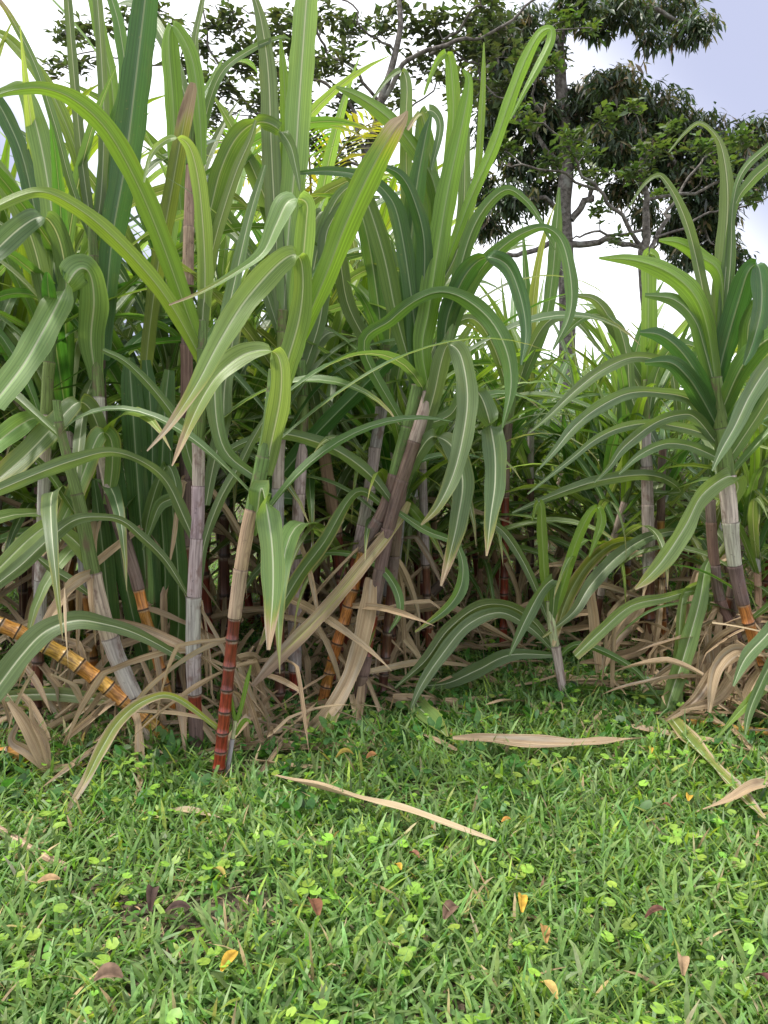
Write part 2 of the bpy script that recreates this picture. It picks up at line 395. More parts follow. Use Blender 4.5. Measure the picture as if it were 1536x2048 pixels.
def kinked(p0, r, Lg, hang=True, floor=.015):
    """a dead blade: nearly straight, broken over once or twice"""
    az = r.uniform(0, 6.3); th = R(r.uniform(70, 150) if hang else r.uniform(75, 95)); p = np.array(p0, float); pts = [p.copy()]; Ws = []
    cut = sorted(r.uniform(.08, .8) for _ in range(r.choice((0, 1, 1, 1, 2)))); n = 15; tw = r.uniform(-1.4, 1.4); tw1 = r.uniform(-1.6, 1.6)
    for k in range(n):
        t = k / (n - 1)
        while cut and t >= cut[0]: cut.pop(0); th = min(th + R(r.uniform(8, 50) if hang else r.uniform(-8, 12)), R(176)); az += r.uniform(-.35, .35)
        th = min(th + R(r.uniform(0, 4 if hang else .5)), R(176)); az += r.uniform(-.05, .05); h = np.array([math.sin(az), math.cos(az), 0]); T = h * math.sin(th) + np.array([0, 0, math.cos(th)])
        w0 = np.array([math.cos(az), -math.sin(az), 0]); n0 = np.cross(T, w0); a = tw + tw1 * t; Ws.append(w0 * math.cos(a) + n0 * math.sin(a))
        if k < n - 1:
            q = p + T * Lg / (n - 1)
            if q[2] < floor: q = p + np.array([h[0], h[1], 0]) * Lg / (n - 1); q[2] = floor + r.uniform(0, .006)
            p = q; pts.append(p.copy())
    return np.array(pts), np.array(Ws)
def add_dry(root, base, p0, r, kind='dry_leaf'):
    Cc, Ww = kinked(p0, r, r.uniform(.35, .8), floor=.015 - float(np.asarray(base)[2]) * 0)
    me = leaf_mesh(kind, Cc, Ww, blade_width(15, r.uniform(.018, .044), .7, .3), base, dry=(.75, .3, .3), fold=r.uniform(.2, .8), wave=.25, rib=.3, seed=r.randint(0, 9999))
    return obj(kind, me, M_LEAF, root, jit(LC['t']))
def extra_leaves(key, n, lo, hi, amin, amax, cks, th=(25, 60)):
    """green leaves on the far side of a cane, traced from nothing but its nodes"""
    c = CANES[key]; r = random.Random(key + 'x'); C = c['C']
    for k in range(n):
        p0 = C[int((lo + (hi - lo) * (k + .5) / n) * (len(C) - 1))]; ck = r.choice(cks)
        Cc, Ww = sway_path(p0, R(r.uniform(amin, amax)), R(r.uniform(*th)), r.uniform(.7, 1.1), R(r.uniform(60, 125)), 16, r.uniform(-1.2, 1.2), r.uniform(1.2, 2.2), r.uniform(-.4, .4), floor=.02)
        me = leaf_mesh('leaf', Cc, Ww, blade_width(16, r.uniform(.04, .06)), c['base'], dry=r.choice([(0, 0, 0), (0, .6, .2)]), fold=.2, wave=.1, rib=RIB[ck], seed=k)
        obj('leaf', me, M_LEAF, c['root'], jit(LC[ck], .15))

# hero leaves traced over the photograph; every leaf hangs on the cane it grows from
def perp2(px):
    T = np.gradient(px, axis=0); T = T / np.maximum(np.linalg.norm(T, axis=1, keepdims=True), 1e-6)
    return np.stack([-T[:, 1], T[:, 0]], -1)
def traced(pp, Ds, mode, roll):
    px = np.array([(a, b) for a, b, _ in pp]); pr = perp2(px); n = len(px)
    if mode == 'f':                        # folds over: rises showing one face, falls showing the other
        ap = int(np.argmin(px[:, 1])); seg = np.diff(px, axis=0); dirs = np.vstack([seg[:1], seg])
        q = np.stack([-dirs[:, 1], dirs[:, 0]], -1); q = q / np.maximum(np.linalg.norm(q, axis=1, keepdims=True), 1e-6)
        w0 = q[0].copy()
        for k in range(n):
            if q[k] @ w0 < 0: q[k] = -q[k]
        if 0 < ap < n - 1:
            m = q[max(ap - 1, 0)] + q[min(ap + 2, n - 1)]; q[ap] = m / max(np.linalg.norm(m), 1e-6)
        pr = q
    C3 = np.array([P(x, y, D) for (x, y, _), D in zip(pp, Ds)])
    W3 = np.array([[a, -b * SP * 0, -b] for a, b in pr])
    wid = np.array([wd * sc_px(x, y, D) for (x, y, wd), D in zip(pp, Ds)])
    sub = 6
    C = catmull(C3, sub); W = catmull(W3, sub); wd = np.maximum(catmull(wid[:, None], sub)[:, 0], .0012)
    T = unit(np.gradient(C, axis=0)); W = unit(W - T * np.sum(W * T, -1, keepdims=True)); Nn = np.cross(T, W)
    tt = np.linspace(0, 1, len(C)); rr = roll * np.sin(tt * 2.6 + .3)
    W = W * np.cos(rr)[:, None] + Nn * np.sin(rr)[:, None]
    return C, W, wd / np.maximum(np.cos(rr), .6)
NL = 0
def hero_leaf(key, mode, ck, dd, dry, txt, roll=None, rib=1., name='leaf'):
    global NL
    NL += 1; r = random.Random(NL * 13 + 5)
    c = CANES[key]; pp = parse(txt); x0, y0 = pp[0][:2]
    k = int(np.argmin(np.hypot(*(c['px'] - np.array([x0, y0])).T))); Db = c['D'][k]
    px = np.array([(a, b) for a, b, _ in pp]); s = np.concatenate([[0], np.cumsum(np.hypot(*np.diff(px, axis=0).T))]); t = s / s[-1]
    jd = r.uniform(-.025, .01)
    Ds = Db + jd * t + dd * t ** 1.15
    C, W, wd = traced(pp, Ds, mode, r.uniform(-.45, .45) if roll is None else roll)
    me = leaf_mesh(name, C, W, wd, c['base'], dry=dry, fold=r.uniform(.1, .28), wave=r.uniform(.05, .16), rib=rib * RIB[ck], seed=NL)
    return obj(name, me, M_LEAF, c['root'], jit(LC[ck], .1))

K = hero_cane
K('c1', 'straight grey sheathed cane in the middle of the left clump', '395,1510,30 386,1290,31 393,1100,29 397,990,27 398,870,25 404,740,22 405,640,18', [(.1, 'brown'), (.17, 'red'), (.78, 'lilac'), (1, 'green')], .085)
K('c2', 'glossy dark red cane at the front of the left clump', '434,1562,28 447,1450,28 463,1290,28 480,1150,29 497,1050,29 522,940,30 540,850,32 552,740,30', [(.42, 'red'), (.72, 'tan'), (1, 'green')], .08)
K('c3', 'golden orange cane lying diagonally out of the left edge', '350,1490,32 250,1403,36 150,1325,37 60,1275,36 -10,1245,35 -170,1180,34', [(1, 'gold')], .062, lean=-.12, dryn=1)
K('c4', 'thick pale grey cane leaning left over the golden one', '315,1490,34 240,1330,36 205,1230,35 180,1120,32 166,1040,28 152,980,24 128,890,20 112,800,16', [(.6, 'grey'), (1, 'green')], .13, lean=-.08)
K('c5', 'dark orange cane leaning left behind the pale grey one', '352,1455,26 318,1330,25 290,1230,26 265,1130,26 235,1040,26 212,940,26 200,850,26 195,740,24 190,640,20', [(.34, 'orange'), (.58, 'brown'), (.86, 'grey'), (1, 'green')], .075, lean=.05)
K('c6', 'leafy young cane with long dark green blades behind the grey cane', '312,1436,22 302,1200,24 292,1000,20', [(1, 'green')], .2)
K('c7', 'tall brown sheathed cane rising behind the left clump', '362,1421,26 370,1000,26 376,560,24 380,330,18 384,200,14', [(.3, 'dark'), (.7, 'brown'), (.9, 'tan'), (1, 'green')], .12)
K('c18', 'grey cane near the left edge with broad folded leaves', '70,1455,26 84,1100,26 96,750,24 112,600,22', [(.25, 'dark'), (.7, 'grey'), (1, 'green')], .11)
K('c19', 'upright cane behind the left clump topped by narrow grey green blades', '215,1421,24 205,900,24 190,560,22 182,420,18', [(.3, 'orange'), (.7, 'brown'), (1, 'green')], .11)
K('c20', 'upright cane with the tallest pale blade of the picture', '560,1421,25 556,1000,25 562,800,23 566,620,20', [(.3, 'dark'), (.7, 'lilac'), (1, 'green')], .11)
K('c8', 'lilac grey cane standing at the left of the middle clump', '590,1405,27 590,1250,28 592,1150,27 598,1000,25 606,850,24 602,720,22', [(.12, 'red'), (.75, 'lilac'), (1, 'green')], .1)
K('c9', 'orange banded cane leaning right in the middle clump', '638,1420,26 668,1310,27 703,1190,27 730,1090,27 770,1015,27 797,920,27 818,850,30 838,770,30', [(.5, 'orange'), (.72, 'brown'), (1, 'green')], .075)
K('c10', 'dark red cane just behind the orange banded one', '668,1378,22 690,1250,25 712,1120,25 735,1000,25 750,900,25 765,800,25 770,690,22', [(.42, 'red'), (.8, 'lilac'), (1, 'green')], .085)
K('c11', 'dark sheathed cane at the right side of the middle clump', '712,1425,28 735,1290,28 752,1190,28 772,1080,28 795,990,28 830,880,28 862,780,28 888,705,26 906,630,22 918,560,16', [(.13, 'brown'), (.26, 'red'), (.6, 'brown'), (.76, 'lilac'), (1, 'green')], .09)
K('c21', 'slender cane behind the middle clump with arching yellow green leaves', '762,1400,22 800,1000,24 840,760,24 872,590,22', [(.35, 'dark'), (.7, 'brown'), (1, 'green')], .1)
K('c12', 'low leaning cane with a golden foot beside the middle clump', '685,1290,20 760,1256,22 830,1215,22 890,1160,20', [(.3, 'gold'), (1, 'brown')], .08, dryn=5)
K('c13', 'right hand cane with an orange foot and a wide fan of leaves', '1572,1440,28 1522,1320,27 1490,1220,27 1468,1120,28 1457,1000,34 1447,900,36 1435,820,33 1428,740,26', [(.38, 'orange'), (.52, 'brown'), (.7, 'grey'), (1, 'green')], .08)
K('c14', 'dark withered cane left of the right hand fan', '1540,1390,22 1482,1290,22 1440,1200,22 1426,1100,22 1420,1000,20', [(.35, 'dark'), (1, 'brown')], .09, dryn=5)
K('c15', 'straight grey cane to the left of the right hand fan', '1303,1345,24 1299,1200,25 1297,1090,25 1294,960,24 1290,850,22 1292,740,18', [(.3, 'dark'), (.8, 'lilac'), (1, 'green')], .1)
K('c22', 'thin reddish cane on the far side of the grass lane', '1006,1300,18 1010,1080,19 1012,900,19 1030,760,16', [(.6, 'red'), (.8, 'brown'), (1, 'green')], .1)
K('c16', 'young cane shoot with pale foot standing in the grass lane', '1130,1402,17 1116,1320,19 1104,1260,20 1099,1200,15', [(.4, 'grey'), (1, 'pale')], .12, dryn=1, group='young cane shoots')
K('c17', 'small green cane sprout at the foot of the red cane', '451,1556,10 463,1490,10 472,1440,8', [(.4, 'lilac'), (1, 'pale')], .09, dryn=0, group='young cane shoots')
K('c23', 'thin orange cane seen behind the straight grey one', '1330,1330,16 1324,1200,17 1322,1020,17 1326,880,15', [(.7, 'orange'), (1, 'brown')], .09)

H = hero_leaf
n0, tp, ed, both = (0, 0, 0), (0, .7, 0), (0, .5, .3), (.12, .6, .35)
# left clump, top
H('c5', 'p', 'd', -.05, n0, '205,720,26 210,640,34 224,480,44 250,330,54 270,170,56 290,0,50 300,-90,42', .25)
H('c1', 'p', 'y', -.25, n0, '402,700,26 372,620,38 322,480,44 272,362,45 215,262,42 152,202,34 90,177,24 30,180,18 -30,198,8')
H('c1', 'p', 'y', -.3, n0, '404,720,24 342,610,32 280,530,34 200,450,34 132,402,28 85,384,22 40,392,22 -30,425,18')
H('c5', 'f', 'p', -.4, n0, '192,760,28 182,680,50 188,600,56 178,545,50 150,545,58 104,630,62 50,725,60 -15,810,52')
H('c18', 'f', 'b', -.3, n0, '110,640,30 132,580,46 124,500,46 105,450,44 80,434,42 38,458,46 -20,512,46')
H('c18', 'p', 'p', .05, n0, '112,620,24 108,520,36 103,420,40 88,320,42 70,240,38 55,195,28 38,170,18 10,178,12 -20,190,6')
H('c18', 'p', 'b', -.15, n0, '105,680,22 90,590,32 70,500,34 40,420,36 0,350,38 -30,310,36')
H('c18', 'p', 'd', .1, n0, '112,600,22 90,520,30 50,330,34 15,240,34 -20,180,30')
H('c19', 'p', 'b', 0, n0, '186,470,16 175,400,18 162,300,20 148,150,18 136,0,16 130,-60,14', .3)
H('c19', 'p', 'b', 0, n0, '188,470,16 202,390,18 208,250,20 203,120,19 195,0,18 190,-50,16', .3)
H('c19', 'p', 'b', -.1, tp, '184,480,14 142,370,17 110,250,17 70,130,15 22,35,12 -10,-10,9')
H('c19', 'p', 'y', .1, n0, '190,500,18 160,330,26 120,220,28 80,150,26 20,80,20 -20,60,14')
H('c19', 'p', 'y', .1, n0, '192,500,18 225,330,28 225,180,28 200,60,26 180,-30,20')
H('c19', 'p', 'g', .1, n0, '190,480,18 215,300,26 250,180,26 240,60,24 215,-30,16')
H('c7', 'f', 'l', -.06, n0, '362,420,20 352,320,36 346,200,38 338,95,38 342,55,24 358,62,22 386,125,30 400,240,26 404,330,18')
H('c1', 'f', 'p', -.2, n0, '408,640,26 410,540,34 405,440,34 395,350,32 378,292,24 350,275,14 318,290,12 298,320,9 288,365,4')
H('c6', 'p', 'o', -.1, (0, .9, .1), '296,860,16 292,740,24 312,560,28 340,400,30 365,260,28 382,185,22 386,165,10')
H('c7', 'f', 'g', -.15, n0, '395,480,20 418,430,28 440,345,36 470,280,36 508,247,32 545,250,26 578,285,24 592,335,16 600,382,5')
H('c7', 'p', 'b', 0, n0, '385,400,14 392,300,20 398,180,22 390,90,18 402,20,12 410,-20,8')
H('c7', 'p', 'b', 0, n0, '385,380,14 405,260,18 440,150,18 500,100,14 560,75,8 580,78,3')
H('c1', 'p', 'b', -.1, n0, '405,690,18 408,600,26 430,480,24 470,350,22 500,280,16 512,240,6')
H('c20', 'p', 'p', -.05, n0, '566,660,26 576,480,42 590,330,50 600,180,50 613,0,46 620,-80,40', .2)
H('c20', 'p', 'b', .03, n0, '564,640,24 552,470,34 543,300,38 537,150,34 524,50,24 508,-10,12')
H('c20', 'p', 'l', .03, n0, '566,640,18 570,420,22 573,280,24 568,160,18 560,70,4')
H('c2', 'p', 'y', -.15, (0, .8, .05), '548,780,26 590,690,30 622,620,36 656,540,44 690,452,52 735,355,52 782,268,40 804,240,22 815,222,4', .15)
H('c2', 'f', 'p', -.3, tp, '552,790,28 590,690,38 602,560,40 612,450,38 612,405,34 578,402,46 552,450,40 525,505,24 470,545,14 400,585,8 338,610,3')
H('c2', 'f', 'p', -.35, (0, .9, .22), '548,830,30 570,740,42 598,640,44 606,560,36 596,512,34 560,525,48 492,600,52 440,682,44 392,772,30 340,850,14 294,902,3')
H('c2', 'f', 'p', -.3, (0, .9, .12), '530,950,30 544,880,40 560,800,42 562,735,36 545,703,28 492,707,40 440,745,44 402,802,34 370,872,18 344,932,3')
H('c2', 'f', 'p', -.2, (.05, .9, .2), '503,1070,20 515,1020,34 520,985,44 527,985,46 543,1080,48 546,1180,42 537,1300,7', 0.)
H('c2', 'p', 'b', .06, n0, '520,960,20 450,900,30 430,800,34 440,700,32 470,560,28 500,430,22 530,330,10')
H('c1', 'p', 'b', .05, ed, '412,1010,16 425,940,26 445,850,34 450,770,34 470,660,28 480,600,18')
H('c1', 'p', 'b', -.05, n0, '398,1180,12 408,1090,16 440,1000,20 480,930,20 505,880,16 540,820,8')
# left clump, lower
H('c5', 'f', 'p', -.25, (.05, .6, .4), '214,1010,18 224,940,30 222,880,36 198,870,40 166,950,40 130,1030,32 84,1112,6')
H('c5', 'f', 'b', -.3, (0, .4, .35), '206,900,20 195,850,34 175,812,38 150,808,42 105,855,46 50,912,46 -15,968,42')
H('c18', 'f', 'p', -.3, n0, '100,900,20 98,860,34 76,836,36 40,850,42 -20,896,42')
H('c1', 'p', 'b', -.15, n0, '394,1096,10 368,1035,26 332,962,22 282,922,18 220,904,18 150,920,28 80,945,28 -15,985,24')
H('c1', 'p', 'b', -.15, n0, '378,1196,6 332,1122,18 282,1072,18 245,1042,16 205,1034,14 150,1040,24 98,1078,28 40,1132,28 -15,1175,24')
H('c4', 'p', 'p', -.1, n0, '184,1126,26 158,1090,34 128,1064,24 100,1050,30 56,1080,32 -15,1150,30')
H('c1', 'p', 'g', .02, n0, '403,988,16 380,920,26 358,850,24 308,780,20 253,725,16 205,700,10')
H('c1', 'p', 'b', -.2, n0, '388,1332,6 322,1292,18 262,1263,22 204,1247,28 150,1241,34 92,1262,44 42,1312,50 -20,1395,48')
H('c18', 'p', 'b', -.1, (0, .9, .3), '60,1420,10 0,1396,18 100,1388,24 180,1396,24 242,1408,8')
H('c2', 'p', 'p', -.25, (.3, 1.5, .45), '436,1456,10 350,1394,14 292,1400,18 240,1440,24 202,1500,24 172,1560,18 140,1612,10 102,1668,3')
H('c4', 'p', 'b', .05, n0, '180,1190,8 142,1162,20 104,1138,20 62,1104,5')
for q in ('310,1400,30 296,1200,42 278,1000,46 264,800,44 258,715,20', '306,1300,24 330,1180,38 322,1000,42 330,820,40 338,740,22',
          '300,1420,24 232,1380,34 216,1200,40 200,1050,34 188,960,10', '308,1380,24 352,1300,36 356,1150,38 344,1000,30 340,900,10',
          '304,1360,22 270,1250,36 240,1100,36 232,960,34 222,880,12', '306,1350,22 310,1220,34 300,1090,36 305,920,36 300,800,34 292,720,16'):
    H('c6', 'p', 'd', -.04, n0, q)  # deep tint puts the shade on these inner blades into their colour
H('c6', 'f', 'g', -.12, n0, '300,1180,14 290,1080,22 305,1000,24 330,935,22 345,945,20 352,990,24 320,1010,22 300,1060,12 285,1100,3')
H('c17', 'p', 'l', 0, n0, '473,1445,7 484,1410,10 495,1360,9 502,1330,3'); H('c17', 'p', 'l', 0, n0, '471,1450,6 466,1420,8 462,1390,3')
H('c17', 'p', 'l', -.02, n0, '471,1470,6 482,1450,9 492,1440,8 503,1446,3')
# middle clump
H('c11', 'p', 'l', -.05, n0, '862,800,26 845,700,38 858,620,44 876,500,46 896,380,42 925,245,32 938,165,18 926,138,5', .2)
H('c21', 'f', 'l', -.1, n0, '874,560,18 890,400,26 906,250,26 904,160,26 896,110,18 878,118,12 862,150,9 848,190,4')
H('c21', 'p', 'l', .02, n0, '876,560,16 925,470,16 953,360,15 965,200,13 968,85,3')
H('c21', 'p', 'b', .02, n0, '876,580,16 915,500,22 928,400,24 930,290,20 932,180,6')
H('c21', 'p', 'l', -.08, n0, '880,560,16 940,400,22 985,300,24 1020,200,25 1050,122,24 1078,70,20 1100,58,16 1101,82,18 1078,130,16 1048,185,10 1020,240,3')
H('c21', 'p', 'y', -.15, n0, '872,580,18 878,450,28 866,362,32 830,298,34 782,240,32 722,196,26 672,174,6')
H('c21', 'f', 'b', -.1, n0, '868,600,16 820,430,24 812,260,26 814,175,24 804,142,16 776,158,10 744,200,4')
H('c21', 'f', 'b', -.1, n0, '870,600,16 845,420,24 842,280,28 852,225,24 872,228,18 880,260,16 862,340,8')
H('c21', 'f', 'y', -.1, tp, '870,590,16 872,440,28 858,300,30 846,235,24 836,230,12 815,260,6')
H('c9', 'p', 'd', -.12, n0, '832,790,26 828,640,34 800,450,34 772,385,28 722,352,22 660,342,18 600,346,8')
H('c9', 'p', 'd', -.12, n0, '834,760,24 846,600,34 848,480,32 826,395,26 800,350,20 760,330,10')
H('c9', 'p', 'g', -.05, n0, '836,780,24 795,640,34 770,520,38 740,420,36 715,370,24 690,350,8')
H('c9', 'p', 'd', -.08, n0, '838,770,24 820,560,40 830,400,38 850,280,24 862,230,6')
H('c11', 'f', 'd', -.25, n0, '886,715,26 896,632,38 930,552,40 970,516,30 1014,530,32 1040,590,30 1052,662,22 1042,730,5')
H('c11', 'p', 'g', -.2, n0, '888,700,22 920,610,32 960,540,32 1010,490,26 1056,462,18 1094,456,14 1126,488,22 1143,570,26 1138,635,18 1106,700,4')
H('c11', 'p', 'g', -.1, n0, '888,690,20 925,520,28 960,430,26 1010,380,18 1050,400,14 1080,440,10 1110,500,3')
H('c9', 'p', 'g', -.25, n0, '812,860,18 728,698,24 782,640,26 830,602,24 880,584,20 930,598,30 982,642,34 1014,705,34 1022,775,24 1005,855,4')
H('c11', 'f', 'b', -.3, (0, .5, .12), '845,870,26 868,790,34 884,718,34 898,690,30 922,712,38 935,790,42 926,872,40 906,950,32 876,1012,20 842,1050,4')
H('c11', 'f', 'b', -.32, (0, .6, .2), '850,850,22 900,830,24 925,790,26 944,776,26 968,806,38 988,890,46 990,965,42 981,1035,28 973,1112,4')
H('c9', 'f', 'b', -.28, (0, .9, .25), '808,960,22 835,910,28 855,880,30 874,874,30 905,895,38 925,960,44 916,1035,38 902,1100,26 882,1172,5')
H('c11', 'p', 'g', -.2, (0, .4, .2), '790,1020,10 850,1060,16 900,1080,14 917,1098,14 926,1135,22 919,1180,26 890,1220,20 830,1264,4')
H('c8', 'p', 'd', -.05, (0, .1, .15), '600,1000,20 545,985,28 592,915,32 650,850,32 720,780,32 790,708,26 836,655,6')
H('c9', 'p', 't', -.35, (.52, .3, .25), '818,1004,10 800,1036,18 740,1112,26 650,1220,28 560,1312,28 505,1372,8', .1, .3)
H('c9', 'p', 'g', -.1, (.05, .4, .45), '768,1010,12 712,985,18 650,1082,28 600,1150,28 546,1242,22 520,1290,5')
H('c11', 'p', 'b', -.1, n0, '790,1012,8 742,952,24 682,906,26 620,880,26 560,868,22 505,879,16 450,908,16 420,958,14 408,1012,4')
H('c8', 'p', 'g', -.2, n0, '592,1140,6 560,1127,6 620,1109,9 690,1106,12 750,1126,16 790,1172,18 800,1222,14 778,1265,3')
H('c11', 'p', 't', -.3, (.8, .3, .2), '752,1180,14 742,1160,22 737,1210,34 720,1292,34 690,1372,30 640,1442,28 550,1512,5', .1, .2)
H('c11', 'p', 'o', -.3, (.3, .4, .5), '742,1240,16 735,1270,26 700,1352,28 660,1442,26 634,1535,4', .1, .8)
H('c11', 'p', 't', -.25, (.85, .2, .2), '714,1400,6 704,1390,10 715,1440,12 722,1502,4', .2, .2)
H('c11', 'p', 't', -.25, (.85, .2, .2), '722,1350,5 732,1352,9 760,1422,9 777,1468,8 788,1492,6 802,1512,2', .2, .2)
H('c10', 'p', 'g', .05, n0, '768,760,20 760,640,32 740,500,36 720,420,30 700,380,10')
H('c10', 'f', 'b', -.1, n0, '768,740,20 700,620,30 680,520,30 660,440,28 640,425,22 620,470,20 600,560,6')
H('c10', 'p', 'b', 0, n0, '766,800,18 790,700,28 800,620,30 790,540,26 780,480,8')
H('c8', 'p', 'b', 0, n0, '602,760,18 640,640,28 650,540,30 655,460,26 700,400,16 760,395,6')
H('c8', 'p', 'b', 0, n0, '602,740,18 618,600,28 640,480,28 680,390,22 740,350,10')
# grass lane
H('c16', 'p', 'b', -.15, n0, '1104,1290,8 1064,1240,18 1012,1211,22 955,1215,26 896,1260,28 850,1322,22 790,1376,4')
H('c16', 'p', 'b', -.2, n0, '1106,1300,8 1060,1255,18 1000,1225,22 935,1250,26 882,1312,26 842,1372,18 820,1422,4')
H('c16', 'p', 'b', .1, n0, '1112,1310,10 1020,1310,24 955,1340,28 895,1366,22 838,1372,5')
H('c16', 'f', 'l', 0, n0, '1100,1230,10 1090,1160,18 1084,1062,20 1082,1012,16 1074,1008,12 1064,1042,3')
H('c16', 'f', 'l', -.05, n0, '1104,1240,10 1124,1180,20 1150,1092,22 1178,1030,18 1196,1016,14 1203,1042,18 1190,1082,12 1178,1114,3')
H('c16', 'f', 'b', -.2, n0, '1102,1260,10 1108,1200,18 1108,1160,24 1082,1182,28 1050,1242,26 1018,1312,4')
H('c16', 'p', 'b', .05, n0, '1100,1250,8 1060,1150,16 1020,1080,18 990,1050,14 960,1045,4')
H('c16', 'p', 'g', -.15, n0, '1112,1320,6 1150,1290,14 1200,1300,14 1270,1340,12 1320,1400,4')
# right clump
H('c13', 'f', 'p', -.35, (0, .5, .18), '1462,1010,24 1476,972,34 1456,953,34 1404,990,40 1372,1050,40 1332,1112,38 1300,1150,28 1270,1178,4')
H('c13', 'p', 'b', -.35, n0, '1432,820,22 1372,742,28 1312,719,20 1260,716,22 1202,742,24 1150,782,20 1100,830,12 1058,866,3')
H('c13', 'p', 'b', -.35, n0, '1434,850,22 1382,800,26 1322,786,20 1260,786,24 1202,812,26 1150,852,22 1110,900,14 1078,938,3')
H('c13', 'p', 'b', -.35, n0, '1438,880,20 1392,862,22 1342,851,18 1300,846,18 1240,856,18 1190,880,16 1140,920,12 1055,988,3')
H('c13', 'p', 'b', -.3, n0, '1436,890,20 1394,838,24 1364,829,20 1310,846,24 1250,892,22 1220,932,12 1188,966,3')
H('c13', 'p', 'b', -.3, n0, '1444,920,18 1402,900,22 1366,889,20 1325,889,20 1277,912,16 1238,948,4')
H('c15', 'p', 'b', -.4, n0, '1300,985,8 1360,984,12 1330,958,18 1280,950,22 1200,961,24 1120,986,18 1024,1026,4')
H('c13', 'p', 'b', -.4, n0, '1450,930,22 1540,790,30 1560,720,40 1536,735,42 1500,790,38 1470,852,32 1442,902,20 1424,942,4')
H('c13', 'f', 'd', -.2, n0, '1432,770,26 1452,690,44 1478,600,46 1496,545,38 1514,530,30 1522,560,44 1522,620,44 1504,690,28 1488,730,6')
H('c13', 'p', 'b', -.05, n0, '1430,770,24 1438,640,34 1448,520,34 1456,400,30 1448,315,20 1432,272,11 1400,246,8 1370,266,7 1338,304,3')
H('c13', 'p', 'b', -.1, n0, '1432,760,20 1424,676,26 1388,498,24 1360,412,20 1332,363,14 1314,351,9 1287,370,7 1258,414,3')
H('c13', 'p', 'l', -.15, n0, '1434,790,24 1416,662,40 1390,592,44 1340,546,40 1272,521,26 1198,516,5')
H('c13', 'p', 'l', -.05, n0, '1436,780,20 1445,570,30 1402,513,30 1360,486,24 1318,480,5')
H('c13', 'p', 'b', -.1, n0, '1436,780,20 1450,560,20 1468,420,14 1502,362,22 1545,322,22')
H('c13', 'p', 'b', -.1, n0, '1436,780,20 1460,540,20 1466,410,10 1488,340,14 1545,285,14')
H('c13', 'p', 'g', -.2, n0, '1440,830,26 1480,740,40 1520,690,42 1570,660,36')
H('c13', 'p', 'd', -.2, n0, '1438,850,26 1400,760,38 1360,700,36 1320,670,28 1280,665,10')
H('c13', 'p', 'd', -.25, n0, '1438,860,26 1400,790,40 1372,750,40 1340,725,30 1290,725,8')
H('c13', 'p', 'g', -.1, n0, '1436,800,24 1410,700,34 1390,640,34 1350,600,28 1290,590,8')
H('c13', 'p', 'g', -.1, n0, '1442,840,24 1490,720,34 1500,640,32 1545,560,24')
H('c13', 'p', 'd', -.15, n0, '1446,880,24 1500,800,36 1545,770,34 1590,770,30')
H('c14', 'p', 'p', -.3, (0, .2, .1), '1420,1118,8 1413,1130,16 1408,1150,24 1397,1212,32 1366,1318,36 1338,1402,32 1320,1478,6', 0.)
H('c14', 'p', 'p', -.3, (0, .2, .25), '1424,1160,8 1395,1168,14 1366,1195,20 1356,1300,26 1352,1400,24 1350,1488,5')
H('c14', 'p', 'p', -.3, (0, .3, .3), '1426,1190,8 1385,1182,16 1330,1196,20 1262,1212,24 1202,1262,26 1150,1312,20')
H('c15', 'p', 'b', -.4, (0, .4, .2), '1300,1080,8 1350,1062,12 1292,1076,20 1232,1116,26 1180,1172,26 1146,1225,18 1085,1275,4')
H('c15', 'p', 'o', -.4, (.15, .4, .5), '1298,1090,8 1262,1082,18 1218,1092,24 1172,1132,28 1132,1202,28 1106,1292,6')
H('c15', 'f', 'l', .02, n0, '1292,780,18 1296,700,34 1297,600,34 1296,520,32 1300,508,24 1312,516,16 1318,560,6')
H('c15', 'p', 'g', 0, n0, '1292,770,18 1240,680,24 1200,630,20 1160,640,14 1120,680,5')
H('c15', 'p', 'b', 0, n0, '1292,800,18 1250,720,24 1220,640,24 1190,600,18 1150,590,6')
H('c15', 'p', 'b', -.1, n0, '1294,860,18 1310,760,26 1340,700,24 1380,690,16 1420,720,5')
H('c15', 'p', 'b', -.1, n0, '1294,870,18 1262,790,30 1255,720,30 1240,660,22 1215,630,8')
H('c13', 'f', 'b', -.3, n0, '1500,1240,10 1560,1200,20 1545,1255,26 1492,1315,26 1466,1372,5')
H('c13', 'f', 'l', -.35, n0, '1520,1320,10 1580,1330,20 1536,1366,22 1476,1426,14 1434,1476,3')
H('c13', 'p', 'g', -.3, n0, '1510,1290,10 1560,1290,24 1530,1350,22 1500,1420,18 1490,1470,4')
H('c22', 'p', 'g', .05, n0, '1030,800,14 1086,660,22 1104,560,26 1112,470,24 1118,375,4')
H('c22', 'p', 'b', -.1, n0, '1028,800,12 1060,700,20 1100,640,22 1150,640,16 1200,700,5')
H('c22', 'p', 'b', -.1, n0, '1026,820,12 990,700,20 950,640,20 910,650,14 880,700,4')

